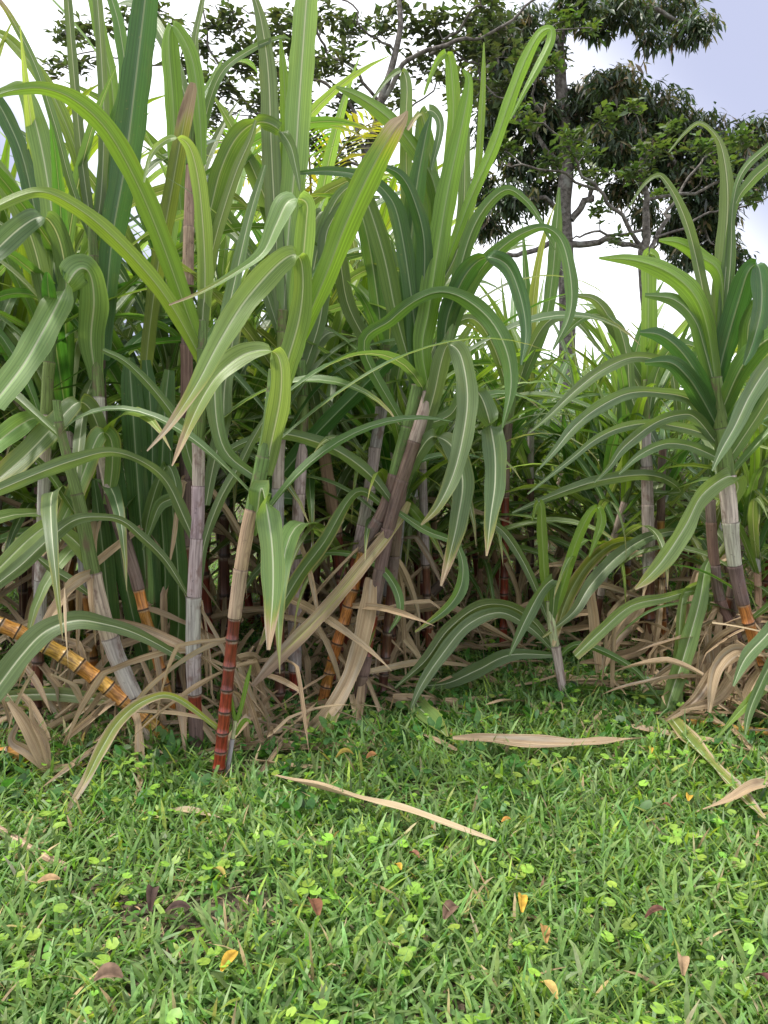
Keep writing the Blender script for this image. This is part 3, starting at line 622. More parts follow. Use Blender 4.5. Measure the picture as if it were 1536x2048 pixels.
for k_, n_ in (('c1', 4), ('c2', 4), ('c4', 3), ('c5', 5), ('c18', 7), ('c19', 8), ('c7', 7), ('c20', 8), ('c8', 6), ('c10', 5), ('c9', 3), ('c11', 3), ('c21', 6), ('c15', 5), ('c22', 5), ('c23', 6)):
    extra_leaves(k_, n_, .45, .98, -85, 85, 'gbbgdg')
extra_leaves('c13', 5, .5, .95, 0, 140, 'gbgd'); extra_leaves('c14', 4, .5, 1, -60, 60, 'gbo')
for k_, q_ in (('c13', '1512,1295,12 1440,1330,22 1390,1400,22 1330,1442,5'), ('c13', '1522,1318,14 1472,1300,24 1432,1340,24 1418,1425,8'), ('c13', '1530,1330,14 1502,1380,28 1482,1455,18'),
               ('c14', '1484,1290,10 1400,1312,20 1330,1345,18 1285,1385,4'), ('c14', '1476,1280,12 1460,1360,26 1466,1440,20'), ('c14', '1442,1210,8 1436,1270,14 1430,1350,14 1428,1432,9'), ('c14', '1440,1205,8 1416,1255,12 1424,1340,14 1440,1440,8'),
               ('c13', '1518,1310,12 1470,1350,24 1430,1400,22 1360,1420,6'), ('c14', '1480,1295,10 1440,1300,22 1405,1345,24 1400,1420,14'), ('c15', '1300,1180,8 1268,1235,22 1228,1285,22 1202,1345,8'), ('c15', '1298,1200,6 1190,1170,14 1188,1240,20 1200,1352,14'), ('c15', '1300,1230,8 1290,1290,18 1230,1315,20 1160,1325,5')):
    H(k_, 'p', 't', -.12, (.8, .3, .2), q_, .3, .3, 'dry_leaf')
# ------------------------------------------------------------------ background stand: prototypes, then copies
def proto(seed, far):
    r = random.Random(seed); root = empty('sugarcane', (0, 0, 0)); z0 = np.zeros(3)
    Hs = r.uniform(.95, 1.35); lx, ly = r.uniform(-.22, .22), r.uniform(-.22, .22)
    pts = np.array([[0, 0, -.03], [lx * .15, ly * .15, Hs * .33], [lx * .5, ly * .5, Hs * .66], [lx, ly, Hs]])
    bare = r.choice(['orange', 'dark', 'dark', 'red', 'dark'])
    C, s, cuts = build_cane(z0, pts, [.018, .019, .018, .014], .14, [(r.uniform(.2, .5), bare), (.7, r.choice(['brown', 'tan', 'lilac'])), (.85, 'grey'), (1, 'green')], root, seed)
    az0 = r.uniform(0, 6.3); nl = r.randint(14, 16)
    for k in range(nl):
        f = k / (nl - 1); q = s[-1] * (.38 + .62 * f); p0 = np.array([np.interp(q, s, C[:, a]) for a in range(3)])
        az = az0 + math.pi * (k % 2) + r.uniform(-.75, .75); th = R(62 - 54 * f + r.uniform(-8, 8)); Lg = r.uniform(.85, 1.25) * (1 - .22 * max(0, f - .8) * 5)
        bend = R(r.uniform(75, 135) * (1 - .72 * f) + r.uniform(0, 25)); n = 16
        Cc, Ww = sway_path(p0, az, th, Lg, bend, n, r.uniform(-1.1, 1.1), r.uniform(1.3, 2.4), r.uniform(-.5, .5), floor=.02)
        ck = r.choice('ygbbgdp')
        me = leaf_mesh('leaf', Cc, Ww, blade_width(n, r.uniform(.042, .066)), rib=RIB[ck], dry=(0, .5 if f < .4 else 0, .25 if f < .3 else 0), fold=r.uniform(.12, .3), wave=.1, seed=seed * 50 + k)
        obj('leaf', me, M_LEAF, root, jit(LC[ck], .15))
    for k in range(5):
        q = s[-1] * r.uniform(.1, .6); add_dry(root, z0, [np.interp(q, s, C[:, a]) for a in range(3)], r)
    return root
def copy_tree(o):
    c = o.copy(); COL.objects.link(c)
    for ch in o.children:
        d = ch.copy(); COL.objects.link(d); d.parent = c
        k = random.uniform(.8, 1.22); d.color = (ch.color[0] * k * random.uniform(.9, 1.12), ch.color[1] * k, ch.color[2] * k, 1)
    return c
protos = [proto(100 + k, False) for k in range(9)]; used = [False] * 9
def place(x, y, sc_, label, group):
    k = random.randrange(9)
    o = copy_tree(protos[k]) if used[k] else protos[k]; used[k] = True
    o.location = (x, y, float(gh(x, y))); o.rotation_euler = (random.uniform(-.07, .07), random.uniform(-.07, .07), random.uniform(0, 6.28)); o.scale = (sc_,) * 3
    tag(o, label, 'sugarcane', group)
def px_of(x, y): return 768 + F * x / y * 1.0
spots = []
def stand(n, xa, xb, ya, yb, mind, s0, s1, label, group, ok=None):
    c = 0; tries = 0
    while c < n and tries < 6000:
        tries += 1; x, y = random.uniform(xa, xb), random.uniform(ya, yb)
        if ok and not ok(x, y): continue
        if any((x - a) ** 2 + (y - b) ** 2 < mind ** 2 for a, b in spots): continue
        spots.append((x, y)); place(x, y, random.uniform(s0, s1), label, group); c += 1
stand(46, -2.6, -.05, 3.25, 5.0, .16, 1.12, 1.42, 'sugarcane in the dense tall thicket behind the left clump', 'canes of the left thicket')
stand(16, -.1, .32, 3.5, 5.0, .16, .85, 1.0, 'sugarcane standing in the thicket behind the middle clump', 'canes behind the middle clump')
stand(30, 1.0, 3.1, 3.75, 5.6, .2, .78, .98, 'sugarcane in the shorter thicket on the right beyond the lane', 'canes of the right thicket', lambda x, y: px_of(x, y) > 1130)
stand(30, -.1, 3.2, 5.1, 7.0, .22, .8, 1.0, 'sugarcane in the far row closing the end of the grass lane', 'canes closing the lane')
stand(12, .45, 1.5, 3.75, 4.7, .18, .8, 1.0, 'sugarcane at the edge of the lane in front of the right thicket', 'canes along the lane edge', lambda x, y: 960 < px_of(x, y) < 1300 and (y > 4.2 or px_of(x, y) > 1150))
stand(26, -4, 4.2, 7.0, 9.0, .3, .85, 1.1, 'sugarcane in the farthest row seen only between nearer canes', 'canes of the farthest row')
stand(4, 1.5, 1.75, 2.85, 3.5, .16, .7, .8, 'sugarcane crowded behind the wide fan at the right edge', 'canes crowding the right edge')

# ------------------------------------------------------------------ fallen leaves and canes on the grass (things of their own)
def fallen_leaf(label, txt, dry=(.8, .3, .2), ck='t', lift=.035, rib=.3, name='fallen_cane_leaf', arch=0.):
    pp = parse(txt); pts, W, wd = [], [], []
    for k, (x, y, wpx) in enumerate(pp):
        p = G(x, y); t = k / (len(pp) - 1); p[2] += lift + arch * math.sin(t * 3.14); pts.append(p); wd.append(wpx * p[1] / F * 1.55)
    pts = np.array(pts); C = catmull(pts, 6); wd = np.maximum(catmull(np.array(wd)[:, None], 6)[:, 0], .0015)
    T = unit(np.gradient(C, axis=0)); W = np.cross(T, np.array([0, 0, 1.])); 
    tt = np.linspace(0, 1, len(C)); rr = .35 * np.sin(tt * 4 + len(label)); Nn = np.cross(W, T); W = W * np.cos(rr)[:, None] + Nn * np.sin(rr)[:, None]
    base = C[len(C) // 2].copy(); base[2] = 0
    o = obj(name, leaf_mesh(name, C, W, wd, base, dry=dry, fold=.4, wave=.2, rib=rib, seed=len(label) * 7), M_LEAF, None, LC[ck]); o.location = base
    tag(o, label, 'fallen leaf', 'cane leaves fallen on the grass'); return o
FL = fallen_leaf
FL('long tan cane leaf lying diagonally across the front lawn', '552,1602,6 640,1632,24 760,1665,20 880,1700,14 992,1736,3', lift=.075)
FL('straight tan cane leaf lying level in the middle of the lawn', '905,1522,8 1000,1524,22 1120,1526,22 1220,1520,15 1296,1512,3', lift=.075)
FL('half green cane leaf lying diagonally at the right of the lawn', '1335,1450,14 1382,1510,26 1430,1560,26 1480,1610,24 1528,1656,5', (.35, .2, .4), 'p', .05, 1.)
FL('curled grey cane leaf arching at the right edge of the lawn', '1390,1628,5 1450,1634,10 1500,1610,16 1545,1578,18', lift=.03, arch=.05)
FL('thin straw coloured cane leaf below the fallen cane at right', '1252,1470,6 1320,1482,12 1420,1495,11 1545,1524,8')
FL('striped green leaf end lying folded in the lane mouth', '816,1396,10 836,1432,24 866,1472,26 894,1508,4', (0, .3, .3), 'p', .06, 1.)
FL('long brown leaf lying across the lane behind the young shoot', '1020,1328,8 1120,1368,14 1250,1396,14 1385,1402,5')
FL('brown leaf lying in the lane left of the young shoot', '858,1336,8 940,1340,12 1010,1350,12 1092,1368,4', (.8, .1, .1))
FL('green leaf lying flat behind the young shoot', '1120,1398,10 1200,1406,20 1290,1414,20 1360,1412,6', (.05, .3, .1), 'd', .05, 1.)
FL('short tan leaf curled on the grass in front of the young shoot', '1010,1418,6 1050,1420,10 1082,1446,5')
FL('small bent tan leaf right of the curled one in the lane', '1088,1442,4 1108,1424,8 1128,1430,3')
FL('dark brown leaf scrap lying before the middle clump', '512,1542,6 570,1548,12 642,1552,4', (.9, .1, .1))
FL('pale dry scrap lying in front of the left clump', '340,1645,4 385,1650,12 445,1668,4')
FL('narrow tan leaf left of the straight one on the lawn', '826,1478,4 870,1500,9 914,1524,5')
FL('tan leaf lying along the foot of the right thicket', '1150,1375,6 1230,1382,12 1340,1360,12 1440,1330,6')
FL('slim tan leaf tip pointing at the middle clump', '470,1515,8 520,1500,9 560,1490,3')
def fallen_cane(label, txt, kind, node, name='fallen_cane', lift=.0):
    pp = parse(txt); pts = []; rad = []
    for x, y, wd in pp:
        p = G(x, y); rr = .5 * wd * p[1] / F * 1.05; p[2] += rr + lift; pts.append(p); rad.append(rr)
    base = pts[0].copy(); base[2] = 0; root = empty(name, base); tag(root, label, 'fallen cane', 'canes fallen on the ground')
    build_cane(base, np.array(pts), rad, node, [(1, kind)], root, label); return root, base, pts
fallen_cane('thin tan cane lying on the grass at the right edge', '1338,1452,13 1430,1462,14 1500,1472,15 1580,1482,15', 'gold', .09, lift=.02)
rt, bs, pt = fallen_cane('tan orange cane end lying at the lower left edge', '-90,1556,34 0,1548,33 72,1540,31', 'gold', .1, lift=.02)
r_ = random.Random(3)
for q in ('92,1540,16 74,1490,26 48,1440,24 18,1402,10', '95,1540,14 60,1505,20 24,1480,16 40,1440,6', '60,1548,16 110,1545,24 160,1528,6', '100,1535,10 88,1480,16 66,1440,10 60,1400,4'):
    pp = parse(q); D = bs[1]; C, W, wd = traced(pp, [D - .02] * len(pp), 'p', .3)
    obj('dry_sheath', leaf_mesh('dry_sheath', C, W, wd, bs, dry=(.8, .2, .2), fold=.5, wave=.2, rib=.2, seed=5), M_LEAF, rt, LC['t'])
fallen_cane('weathered grey brown stick on the lawn at the left edge', '-40,1658,17 60,1712,17 138,1752,15', 'tan', .4, 'dead_cane_stick', .012)

# tree leaves blown onto the lawn
def lawn_leaf(label, px, py, lg, wdm, ang, col, curl):
    p = G(px, py); n = 9; t = np.linspace(0, 1, n); a = R(ang)
    d = np.array([math.cos(a), math.sin(a), 0]); lg *= 1.2; wdm *= 1.2; C = p + np.array([0, 0, .058]) + d * ((t - .5) * lg)[:, None]; C[:, 2] += curl * np.sin(t * 3.1) * lg + .25 * curl * lg * t
    W = np.tile(np.array([-math.sin(a), math.cos(a), .25]), (n, 1)); wd = wdm * np.sin(np.clip(t, .04, .97) * np.pi) ** .7
    Vv, Fc, uv, dd, rb = ribbon(C, W, wd, fold=.55, wave=.12, seed=int(px))
    cc = np.array(col)[None] * (1 + .35 * np.sin(uv[:, 1:2] * 260) * .4) * np.where(np.abs(uv[:, :1] - .5) < .05, .65, 1)
    base = p.copy(); base[2] = 0
    o = obj('fallen_tree_leaf', mesh('fallen_tree_leaf', Vv - base, Fc, uv, cols=cc), M_LITTER); o.location = base
    tag(o, label, 'dead leaf', 'tree leaves scattered on the lawn')
YL, BR, DK, TN = (.55, .34, .05), (.2, .09, .05), (.08, .05, .04), (.4, .27, .16)
for a in (('yellow spotted leaf standing upright in the right front lawn', 1043, 1850, .05, .018, 80, YL, .2),
          ('bright yellow pointed leaf at the bottom left of centre', 460, 1990, .05, .02, 70, YL, .1),
          ('ribbed brown leaf in the middle of the front lawn', 630, 1885, .05, .026, 110, BR, .15),
          ('dull brown leaf right of the middle front lawn', 900, 1882, .045, .024, 55, (.16, .1, .07), .2),
          ('dark curled leaf standing in the bare patch at left', 308, 1862, .05, .024, 95, DK, .5),
          ('dark leaf lying right beside the bare patch', 358, 1880, .045, .018, 10, DK, .2),
          ('ribbed brown leaf at the bottom edge left', 220, 2032, .045, .026, 5, (.2, .13, .09), .25),
          ('brown and yellow leaf upright at lower right', 1088, 1912, .045, .018, 85, (.38, .22, .08), .2),
          ('tan rolled leaf near the bottom right', 1362, 1978, .035, .02, 75, TN, .5),
          ('pinkish tan leaf at the left of the lawn', 100, 1808, .042, .02, 15, (.42, .28, .15), .1),
          ('small yellow leaf in the centre of the front lawn', 796, 1792, .022, .014, 120, YL, .2),
          ('small red brown leaf in the centre of the front lawn', 828, 1764, .026, .016, 140, (.24, .11, .07), .2),
          ('small orange leaf right of the long tan cane leaf', 1012, 1684, .025, .012, 20, (.5, .25, .06), .2),
          ('orange brown leaf above the long tan cane leaf', 744, 1548, .032, .02, 20, (.42, .2, .08), .2),
          ('mottled yellow leaf left of the orange brown one', 690, 1545, .05, .018, 10, (.36, .27, .06), .3),
          ('yellow leaf at the right of the level tan leaf', 1300, 1530, .022, .014, 80, YL, .4),
          ('golden leaf near the half green cane leaf', 1377, 1618, .025, .018, 60, YL, .3),
          ('brown leaf left of the golden one', 1332, 1636, .025, .014, 150, BR, .3),
          ('yellow leaf at the bottom right of the bottom edge', 1096, 2036, .04, .02, 120, (.5, .36, .12), .2),
          ('dark brown leaf among the blades at lower right', 1310, 1868, .05, .014, 20, (.15, .07, .05), .2),
          ('yellowish seed head like leaf left of the centre lawn', 440, 1806, .04, .014, 140, (.34, .28, .07), .2),
          ('dark red leaf at the bottom right corner', 1528, 2020, .04, .016, 110, (.12, .05, .045), .3)):
    lawn_leaf(*a)

# ------------------------------------------------------------------ lawn (stuff)
def in_view_points(n, ya, yb, margin=.25):
    y = ya + (yb - ya) * rng.random(n * 2); x = (rng.random(n * 2) * 2 - 1) * (yb * .52 + margin)
    k = np.abs(x) < y * .52 + margin; return x[k][:n], y[k][:n]
def clump_mask(x, y):                      # where canes keep the lawn thin
    m = np.zeros_like(x)
    for cx, cy, rr in ((-.75, 2.95, .6), (-1.5, 2.9, .6), (-.2, 3.2, .4), (1.75, 2.95, .5), (1.6, 3.6, .5)):
        m = np.maximum(m, np.exp(-((x - cx) ** 2 + (y - cy) ** 2) / rr ** 2 * 1.3))
    return m
def vnoise(x, y, f, ph): return (np.sin(f * x + ph) * np.cos(f * 1.13 * y - ph * 2) + np.sin(f * 1.7 * x - f * 1.1 * y + ph * 3) * .6) / 1.6
def blades(x, y, lmin, lmax, wmin, wmax, cols, lean=(15, 75)):
    n = len(x); z = gh(x, y); az = rng.random(n) * 6.283; L = lmin + (lmax - lmin) * rng.random(n) ** 1.4; wd = wmin + (wmax - wmin) * rng.random(n)
    th0 = np.radians(lean[0] + (lean[1] - lean[0]) * rng.random(n)); th1 = th0 + np.radians(10 + 50 * rng.random(n))
    ts = np.array([0, .35, .72, 1.]); wf = np.array([.75, 1., .8, .12]); rows = []
    hx, hy = np.sin(az), np.cos(az); tw = rng.normal(0, .5, n)
    for t, f in zip(ts, wf):
        th = th0 + (th1 - th0) * t * .5; d = L * t
        cx = x + hx * np.sin(th) * d; cy = y + hy * np.sin(th) * d; cz = z + np.cos(th) * d + .002
        ct, st = np.cos(tw), np.sin(tw)
        for s in (-1, 1):
            o = s * wd * f * .5
            rows.append(np.stack([cx + hy * o * ct, cy - hx * o * ct, cz + o * st], -1))
    V = np.stack(rows, 1).reshape(-1, 3); b = (np.arange(n) * 8)[:, None]
    Fc = np.concatenate([b + np.array([[0, 1, 3, 2]]), b + np.array([[2, 3, 5, 4]]), b + np.array([[4, 5, 7, 6]])])
    return V, Fc, np.repeat(cols, 8, axis=0)
def blade_cols(n, base, var=.22):
    c = np.array(base)[None] * (1 + var * rng.standard_normal((n, 1))) * (1 + .075 * rng.standard_normal((n, 3))); return np.clip(c, .01, .8)
def grass(n, ya, yb, s, dens=True):
    x, y = in_view_points(n, ya, yb)
    k = rng.random(len(x)) > .75 * clump_mask(x, y)
    bare = np.exp(-((x + .62) ** 2 / .12 + (y - 1.72) ** 2 / .05)) * .62 + .8 * np.clip(vnoise(x, y, 6., 1.) - .15, 0, 1) + .7 * np.clip(vnoise(x, y, 17., 2.) - .3, 0, 1)
    k &= rng.random(len(x)) > bare
    x, y = x[k], y[k]; m = len(x)
    c = blade_cols(m, (.175, .285, .085)); yl = rng.random(m) < .08; c[yl] = blade_cols(yl.sum(), (.28, .38, .07)); dr = rng.random(m) < .035; c[dr] = blade_cols(dr.sum(), (.42, .33, .19))
    return blades(x, y, .035 * s, .115 * s, .005 * s ** .5, .0125 * s ** .5, c, (10, 78))
def merge(parts):
    Vs, Fs, Cs, o = [], [], [], 0
    for V, Fc, c in parts: Vs.append(V); Fs.append(Fc + o); Cs.append(c); o += len(V)
    return np.vstack(Vs), np.vstack(Fs), np.vstack(Cs)
Vg, Fg, Cg = merge([grass(30000, 1.0, 2.2, .95), grass(36000, 2.2, 3.6, 1.), grass(24000, 3.6, 6.5, 1.15), grass(14000, 6.5, 14, 1.8)])
o = obj('lawn_grass', mesh('lawn_grass', Vg, Fg, cols=Cg, smooth=True), M_GRASS); tag(o, 'short broad bladed green lawn grass covering the foreground', 'grass', kind='stuff')
# dead thatch between the blades
x, y = in_view_points(14000, 1.0, 4.2); k = rng.random(len(x)) < .25 + .6 * np.clip(vnoise(x, y, 5., 1.), 0, 1) + np.exp(-((x + .62) ** 2 / .12 + (y - 1.72) ** 2 / .05)); x, y = x[k], y[k]
V, Fc, c = blades(x, y, .02, .07, .0015, .005, blade_cols(len(x), (.36, .27, .16), .3), (70, 92)); V[:, 2] += .006
o = obj('dead_thatch', mesh('dead_thatch', V, Fc, cols=c), M_LITTER); tag(o, 'bits of straw and thatch lying between the grass blades', 'thatch', kind='stuff')
# pennywort: round notched leaves on short stalks
def discs(x, y, rmin, rmax, zmin, zmax, col, notch=True, aspect=1., tilt=.18):
    n = len(x); k = 12; an = np.linspace(.25, 2 * np.pi - .25, k) if notch else np.linspace(0, 2 * np.pi, k + 1)[:-1]
    rr = rmin + (rmax - rmin) * rng.random(n); z = gh(x, y) + zmin + (zmax - zmin) * rng.random(n); rot = rng.random(n) * 6.283
    nx_, ny_ = rng.normal(0, tilt, n), rng.normal(0, tilt, n)
    prof = (1 + .07 * np.cos(an * 7)) if notch else np.ones(k)
    lx = np.cos(an)[None] * prof * rr[:, None]; ly = np.sin(an)[None] * prof * rr[:, None] * aspect
    if aspect < 1: ly = ly * (1 - .35 * np.cos(an))[None]
    c, s = np.cos(rot)[:, None], np.sin(rot)[:, None]; px_, py_ = lx * c - ly * s, lx * s + ly * c
    ring = np.stack([x[:, None] + px_, y[:, None] + py_, z[:, None] + px_ * nx_[:, None] + py_ * ny_[:, None] + .18 * rr[:, None] * (1 if notch else -.5)], -1)
    ctr = np.stack([x, y, z], -1)[:, None]; V = np.concatenate([ctr, ring], 1).reshape(-1, 3); b = (np.arange(n) * (k + 1))[:, None]
    j = np.arange(1, k); Fc = [np.stack([np.zeros(k - 1, int), j, j + 1], -1)]
    if not notch: Fc.append(np.array([[0, k, 1]]))
    Fc = np.vstack(Fc); Fc = (b[:, None, :] + Fc[None]).reshape(-1, 3)
    return V, Fc, np.repeat(col, k + 1, axis=0)
cx, cy = in_view_points(520, 1.0, 4.0); x = np.repeat(cx, 4) + rng.normal(0, .03, len(cx) * 4); y = np.repeat(cy, 4) + rng.normal(0, .03, len(cx) * 4)
k = (rng.random(len(x)) < .62) & (rng.random(len(x)) > .5 * (y > 2.6)); x, y = x[k], y[k]
V, Fc, c = discs(x, y, .008, .017, .035, .07, blade_cols(len(x), (.25, .41, .06), .1))
o = obj('pennywort', mesh('pennywort', V, Fc, cols=c), M_HERB); tag(o, 'bright lime round pennywort leaves dotted through the lawn', 'pennywort', kind='stuff')
# darker herb cover near the clumps
cx, cy = in_view_points(5200, 2.05, 6.0); m_ = clump_mask(cx, cy); lane = np.exp(-((cx - .45) ** 2 / .5 + (cy - 3.4) ** 2 / .9)); k = rng.random(len(cx)) < np.clip(m_ * 1.3 + lane * .45 + .12, 0, 1); cx, cy = cx[k], cy[k]
x = np.repeat(cx, 5) + rng.normal(0, .022, len(cx) * 5); y = np.repeat(cy, 5) + rng.normal(0, .022, len(cx) * 5)
V, Fc, c = discs(x, y, .009, .021, .015, .075, blade_cols(len(x), (.055, .15, .03), .25), False, .55, .6)
o = obj('herb_cover', mesh('herb_cover', V, Fc, cols=c), M_HERB); tag(o, 'low dark green leafy herbs around the feet of the canes', 'herbs', kind='stuff')
x, y = in_view_points(2600, 1.0, 2.3); V, Fc, c = discs(x, y, .007, .014, .008, .03, blade_cols(len(x), (.08, .19, .035), .2), False, .6, .5)
o = obj('small_herbs', mesh('small_herbs', V, Fc, cols=c), M_HERB); tag(o, 'small oval leaved weeds growing low in the front lawn', 'herbs', kind='stuff')
# straw of withered cane leaves heaped round the clumps
def litter(n, cx, cy, sx, sy, label, hmax=.3):
    r = random.Random(label); parts = []; ds = []; rb = []
    Vs, Fs, Us, o_ = [], [], [], 0
    for k in range(n):
        x, y = r.gauss(cx, sx), r.gauss(cy, sy); up = r.random() < .55
        Cc, Ww = kinked((x, y, r.uniform(.02, hmax) if up else .04), r, r.uniform(.2, .6), up, .02)
        a, b, u, d, q = ribbon(Cc, Ww, blade_width(15, r.uniform(.01, .034), .7, .3), dry=(.8, .2, .2), fold=r.uniform(.2, .9), wave=.3, rib=.2, seed=k)
        u = u + np.array([[0, k * 7.3]]); Vs.append(a); Fs.append(b + o_); Us.append(u); ds.append(d); rb.append(q); o_ += len(a)
    o = obj('dry_leaf_litter', mesh('dry_leaf_litter', np.vstack(Vs), np.vstack(Fs), np.vstack(Us), {'dry': np.concatenate(ds), 'rib': np.concatenate(rb)}), M_LEAF, None, LC['t'])
    tag(o, label, 'leaf litter', kind='stuff')
litter(120, -.78, 2.85, .28, .16, 'tan withered leaves heaped at the foot of the left clump')
litter(70, -1.4, 2.9, .2, .2, 'tan withered leaves heaped at the left edge', .4)
litter(60, -.2, 3.3, .16, .12, 'tan withered leaves at the foot of the middle clump')
litter(220, 1.5, 3.1, .2, .22, 'tan withered leaves heaped below the right hand canes', .4)
litter(110, 1.25, 4.0, .5, .2, 'brown withered leaves along the foot of the right thicket', .25)
litter(90, -.3, 4.3, .7, .3, 'brown withered leaves under the thicket behind the clumps', .3)
litter(40, .7, 3.6, .35, .35, 'loose withered leaves strewn over the grass lane', .03)

# ------------------------------------------------------------------ trees
def leaf_cards(pos, dirs, lg, wd, cols, droop=.3):
    """six-vertex leaves: base, two shoulders, middle fold, tip"""
    n = len(pos); up = np.array([0, 0, 1.]); d = unit(dirs); s = unit(np.cross(d, up) + rng.normal(0, .35, (n, 3))); nn = np.cross(s, d)
    lg = lg[:, None]; wd = wd[:, None]
    a = pos; b = pos + d * lg * .5 + s * wd * .5 + nn * wd * .12; c = pos + d * lg * .5 - s * wd * .5 + nn * wd * .12
    m = pos + d * lg * .52 - nn * wd * .05; e = pos + d * lg - up * lg * droop * .35
    V = np.stack([a, b, m, c, e], 1).reshape(-1, 3); q = (np.arange(n) * 5)[:, None]
    Fc = np.concatenate([q + np.array([[0, 2, 1]]), q + np.array([[0, 3, 2]]), q + np.array([[1, 2, 4]]), q + np.array([[2, 3, 4]])])
    return V, Fc, np.repeat(cols, 5, axis=0)
def limb_path(txt, D, D1=None):
    pp = parse(txt); D1 = D if D1 is None else D1; n = len(pp)
    Dk = [D + (D1 - D) * k / (n - 1) for k in range(n)]
    return catmull(np.array([P(x, y, d) for (x, y, _), d in zip(pp, Dk)]), 6), catmull(np.array([[.5 * wd * sc_px(x, y, d)] for (x, y, wd), d in zip(pp, Dk)]), 6)[:, 0]
def wobble(C, a, seed):
    r = np.random.default_rng(seed); n = len(C); s = np.linspace(0, 1, n)[:, None]
    for f in (3, 7, 13): C = C + a / f * 3 * np.sin(s * f * 3 + r.uniform(0, 6, (1, 3))) * np.minimum(s * 4, 1)
    return C
def tree(name, label, D, trunk, limbs, clusters, spread, leaf, ncol, per, base_px, twigs=True, group='trees behind the cane', twr=3.):
    C, rd = limb_path(trunk, D); g = np.array([C[0][0], D, 0.]); C = np.vstack([[g + [0, 0, -.1]], [g * .5 + C[0] * .5], C]); rd = np.concatenate([[rd[0] * 1.35, rd[0] * 1.1], rd])
    root = empty(name, g); tag(root, label, 'tree', group)
    V, Fc, uv = tube(wobble(C, .03, 1), rd, 10); obj('trunk', mesh('trunk', V - g, Fc, uv), M_BARK, root)
    nodes = [C[6:]]
    for k, (tx, D1) in enumerate(limbs):
        c, r0 = limb_path(tx, D, D1); c = wobble(c, .04, k + 3); nodes.append(c)
        V, Fc, uv = tube(c, r0, 7); obj('limb', mesh('limb', V - g, Fc, uv), M_BARK, root)
    nd = np.vstack(nodes); tw = []; pos, dr, cols, lgs, wds = [], [], [], [], []
    lg0, wd0, dens, dro, rosette = leaf
    for cx, cy, rx, ry in clusters:
        dz = rng.normal(0, spread * .5); ctr = P(cx, cy, D + dz); m = sc_px(cx, cy, D + dz); ex, ez = rx * m, ry * m
        ns = max(2, int(dens * ex * ez * per))
        q = nd[np.argmin(np.sum((nd - ctr) ** 2, 1) + .4 * (nd[:, 2] > ctr[2]))]
        if twigs:
            mid = (q + ctr) / 2 + rng.normal(0, .08, 3) * np.linalg.norm(ctr - q); pth = catmull(np.array([q, mid, ctr]), 5); tw.append(tube(pth, np.linspace(twr, twr * .4, len(pth)) * m * .5, 5))
        for k in range(ns):
            v = rng.normal(0, 1, 3); v /= max(np.linalg.norm(v), 1e-6); rr = rng.random() ** .42
            p = ctr + v * rr * np.array([ex, max(ex, ez) * .8, ez])
            if twigs and rng.random() < .5: 
                mid = (ctr + p) / 2 + rng.normal(0, .05, 3) * ex; pth = catmull(np.array([ctr, mid, p]), 3); tw.append(tube(pth, np.linspace(twr * .45, twr * .2, len(pth)) * m * .5, 4))
            kk = rosette; az = rng.random() * 6.28 + np.arange(kk) * 2.4; el = rng.normal(dro, .35, kk)
            d = np.stack([np.cos(az) * np.cos(el), np.sin(az) * np.cos(el), np.sin(el)], -1)
            pos.append(np.tile(p, (kk, 1)) + d * lg0 * .12 + rng.normal(0, lg0 * .25, (kk, 3))); dr.append(d); lgs.append(lg0 * (.6 + .7 * rng.random(kk))); wds.append(wd0 * (.7 + .6 * rng.random(kk)))
            base = ncol[rng.integers(len(ncol))]; cols.append(blade_cols(kk, base, .15))
    V, Fc, c = leaf_cards(np.vstack(pos), np.vstack(dr), np.concatenate(lgs), np.concatenate(wds), np.vstack(cols))
    o = obj('crown', mesh('crown', V - g, Fc, cols=c, smooth=False), M_TREELEAF, root); o['kind'] = 'stuff'
    if tw:
        V, Fc, uv = join(tw); o = obj('twigs', mesh('twigs', V - g, Fc, uv), M_BARK, root); o['kind'] = 'stuff'
    return root
DKC = [(.055, .085, .045), (.06, .095, .05), (.045, .07, .042), (.07, .1, .05)]
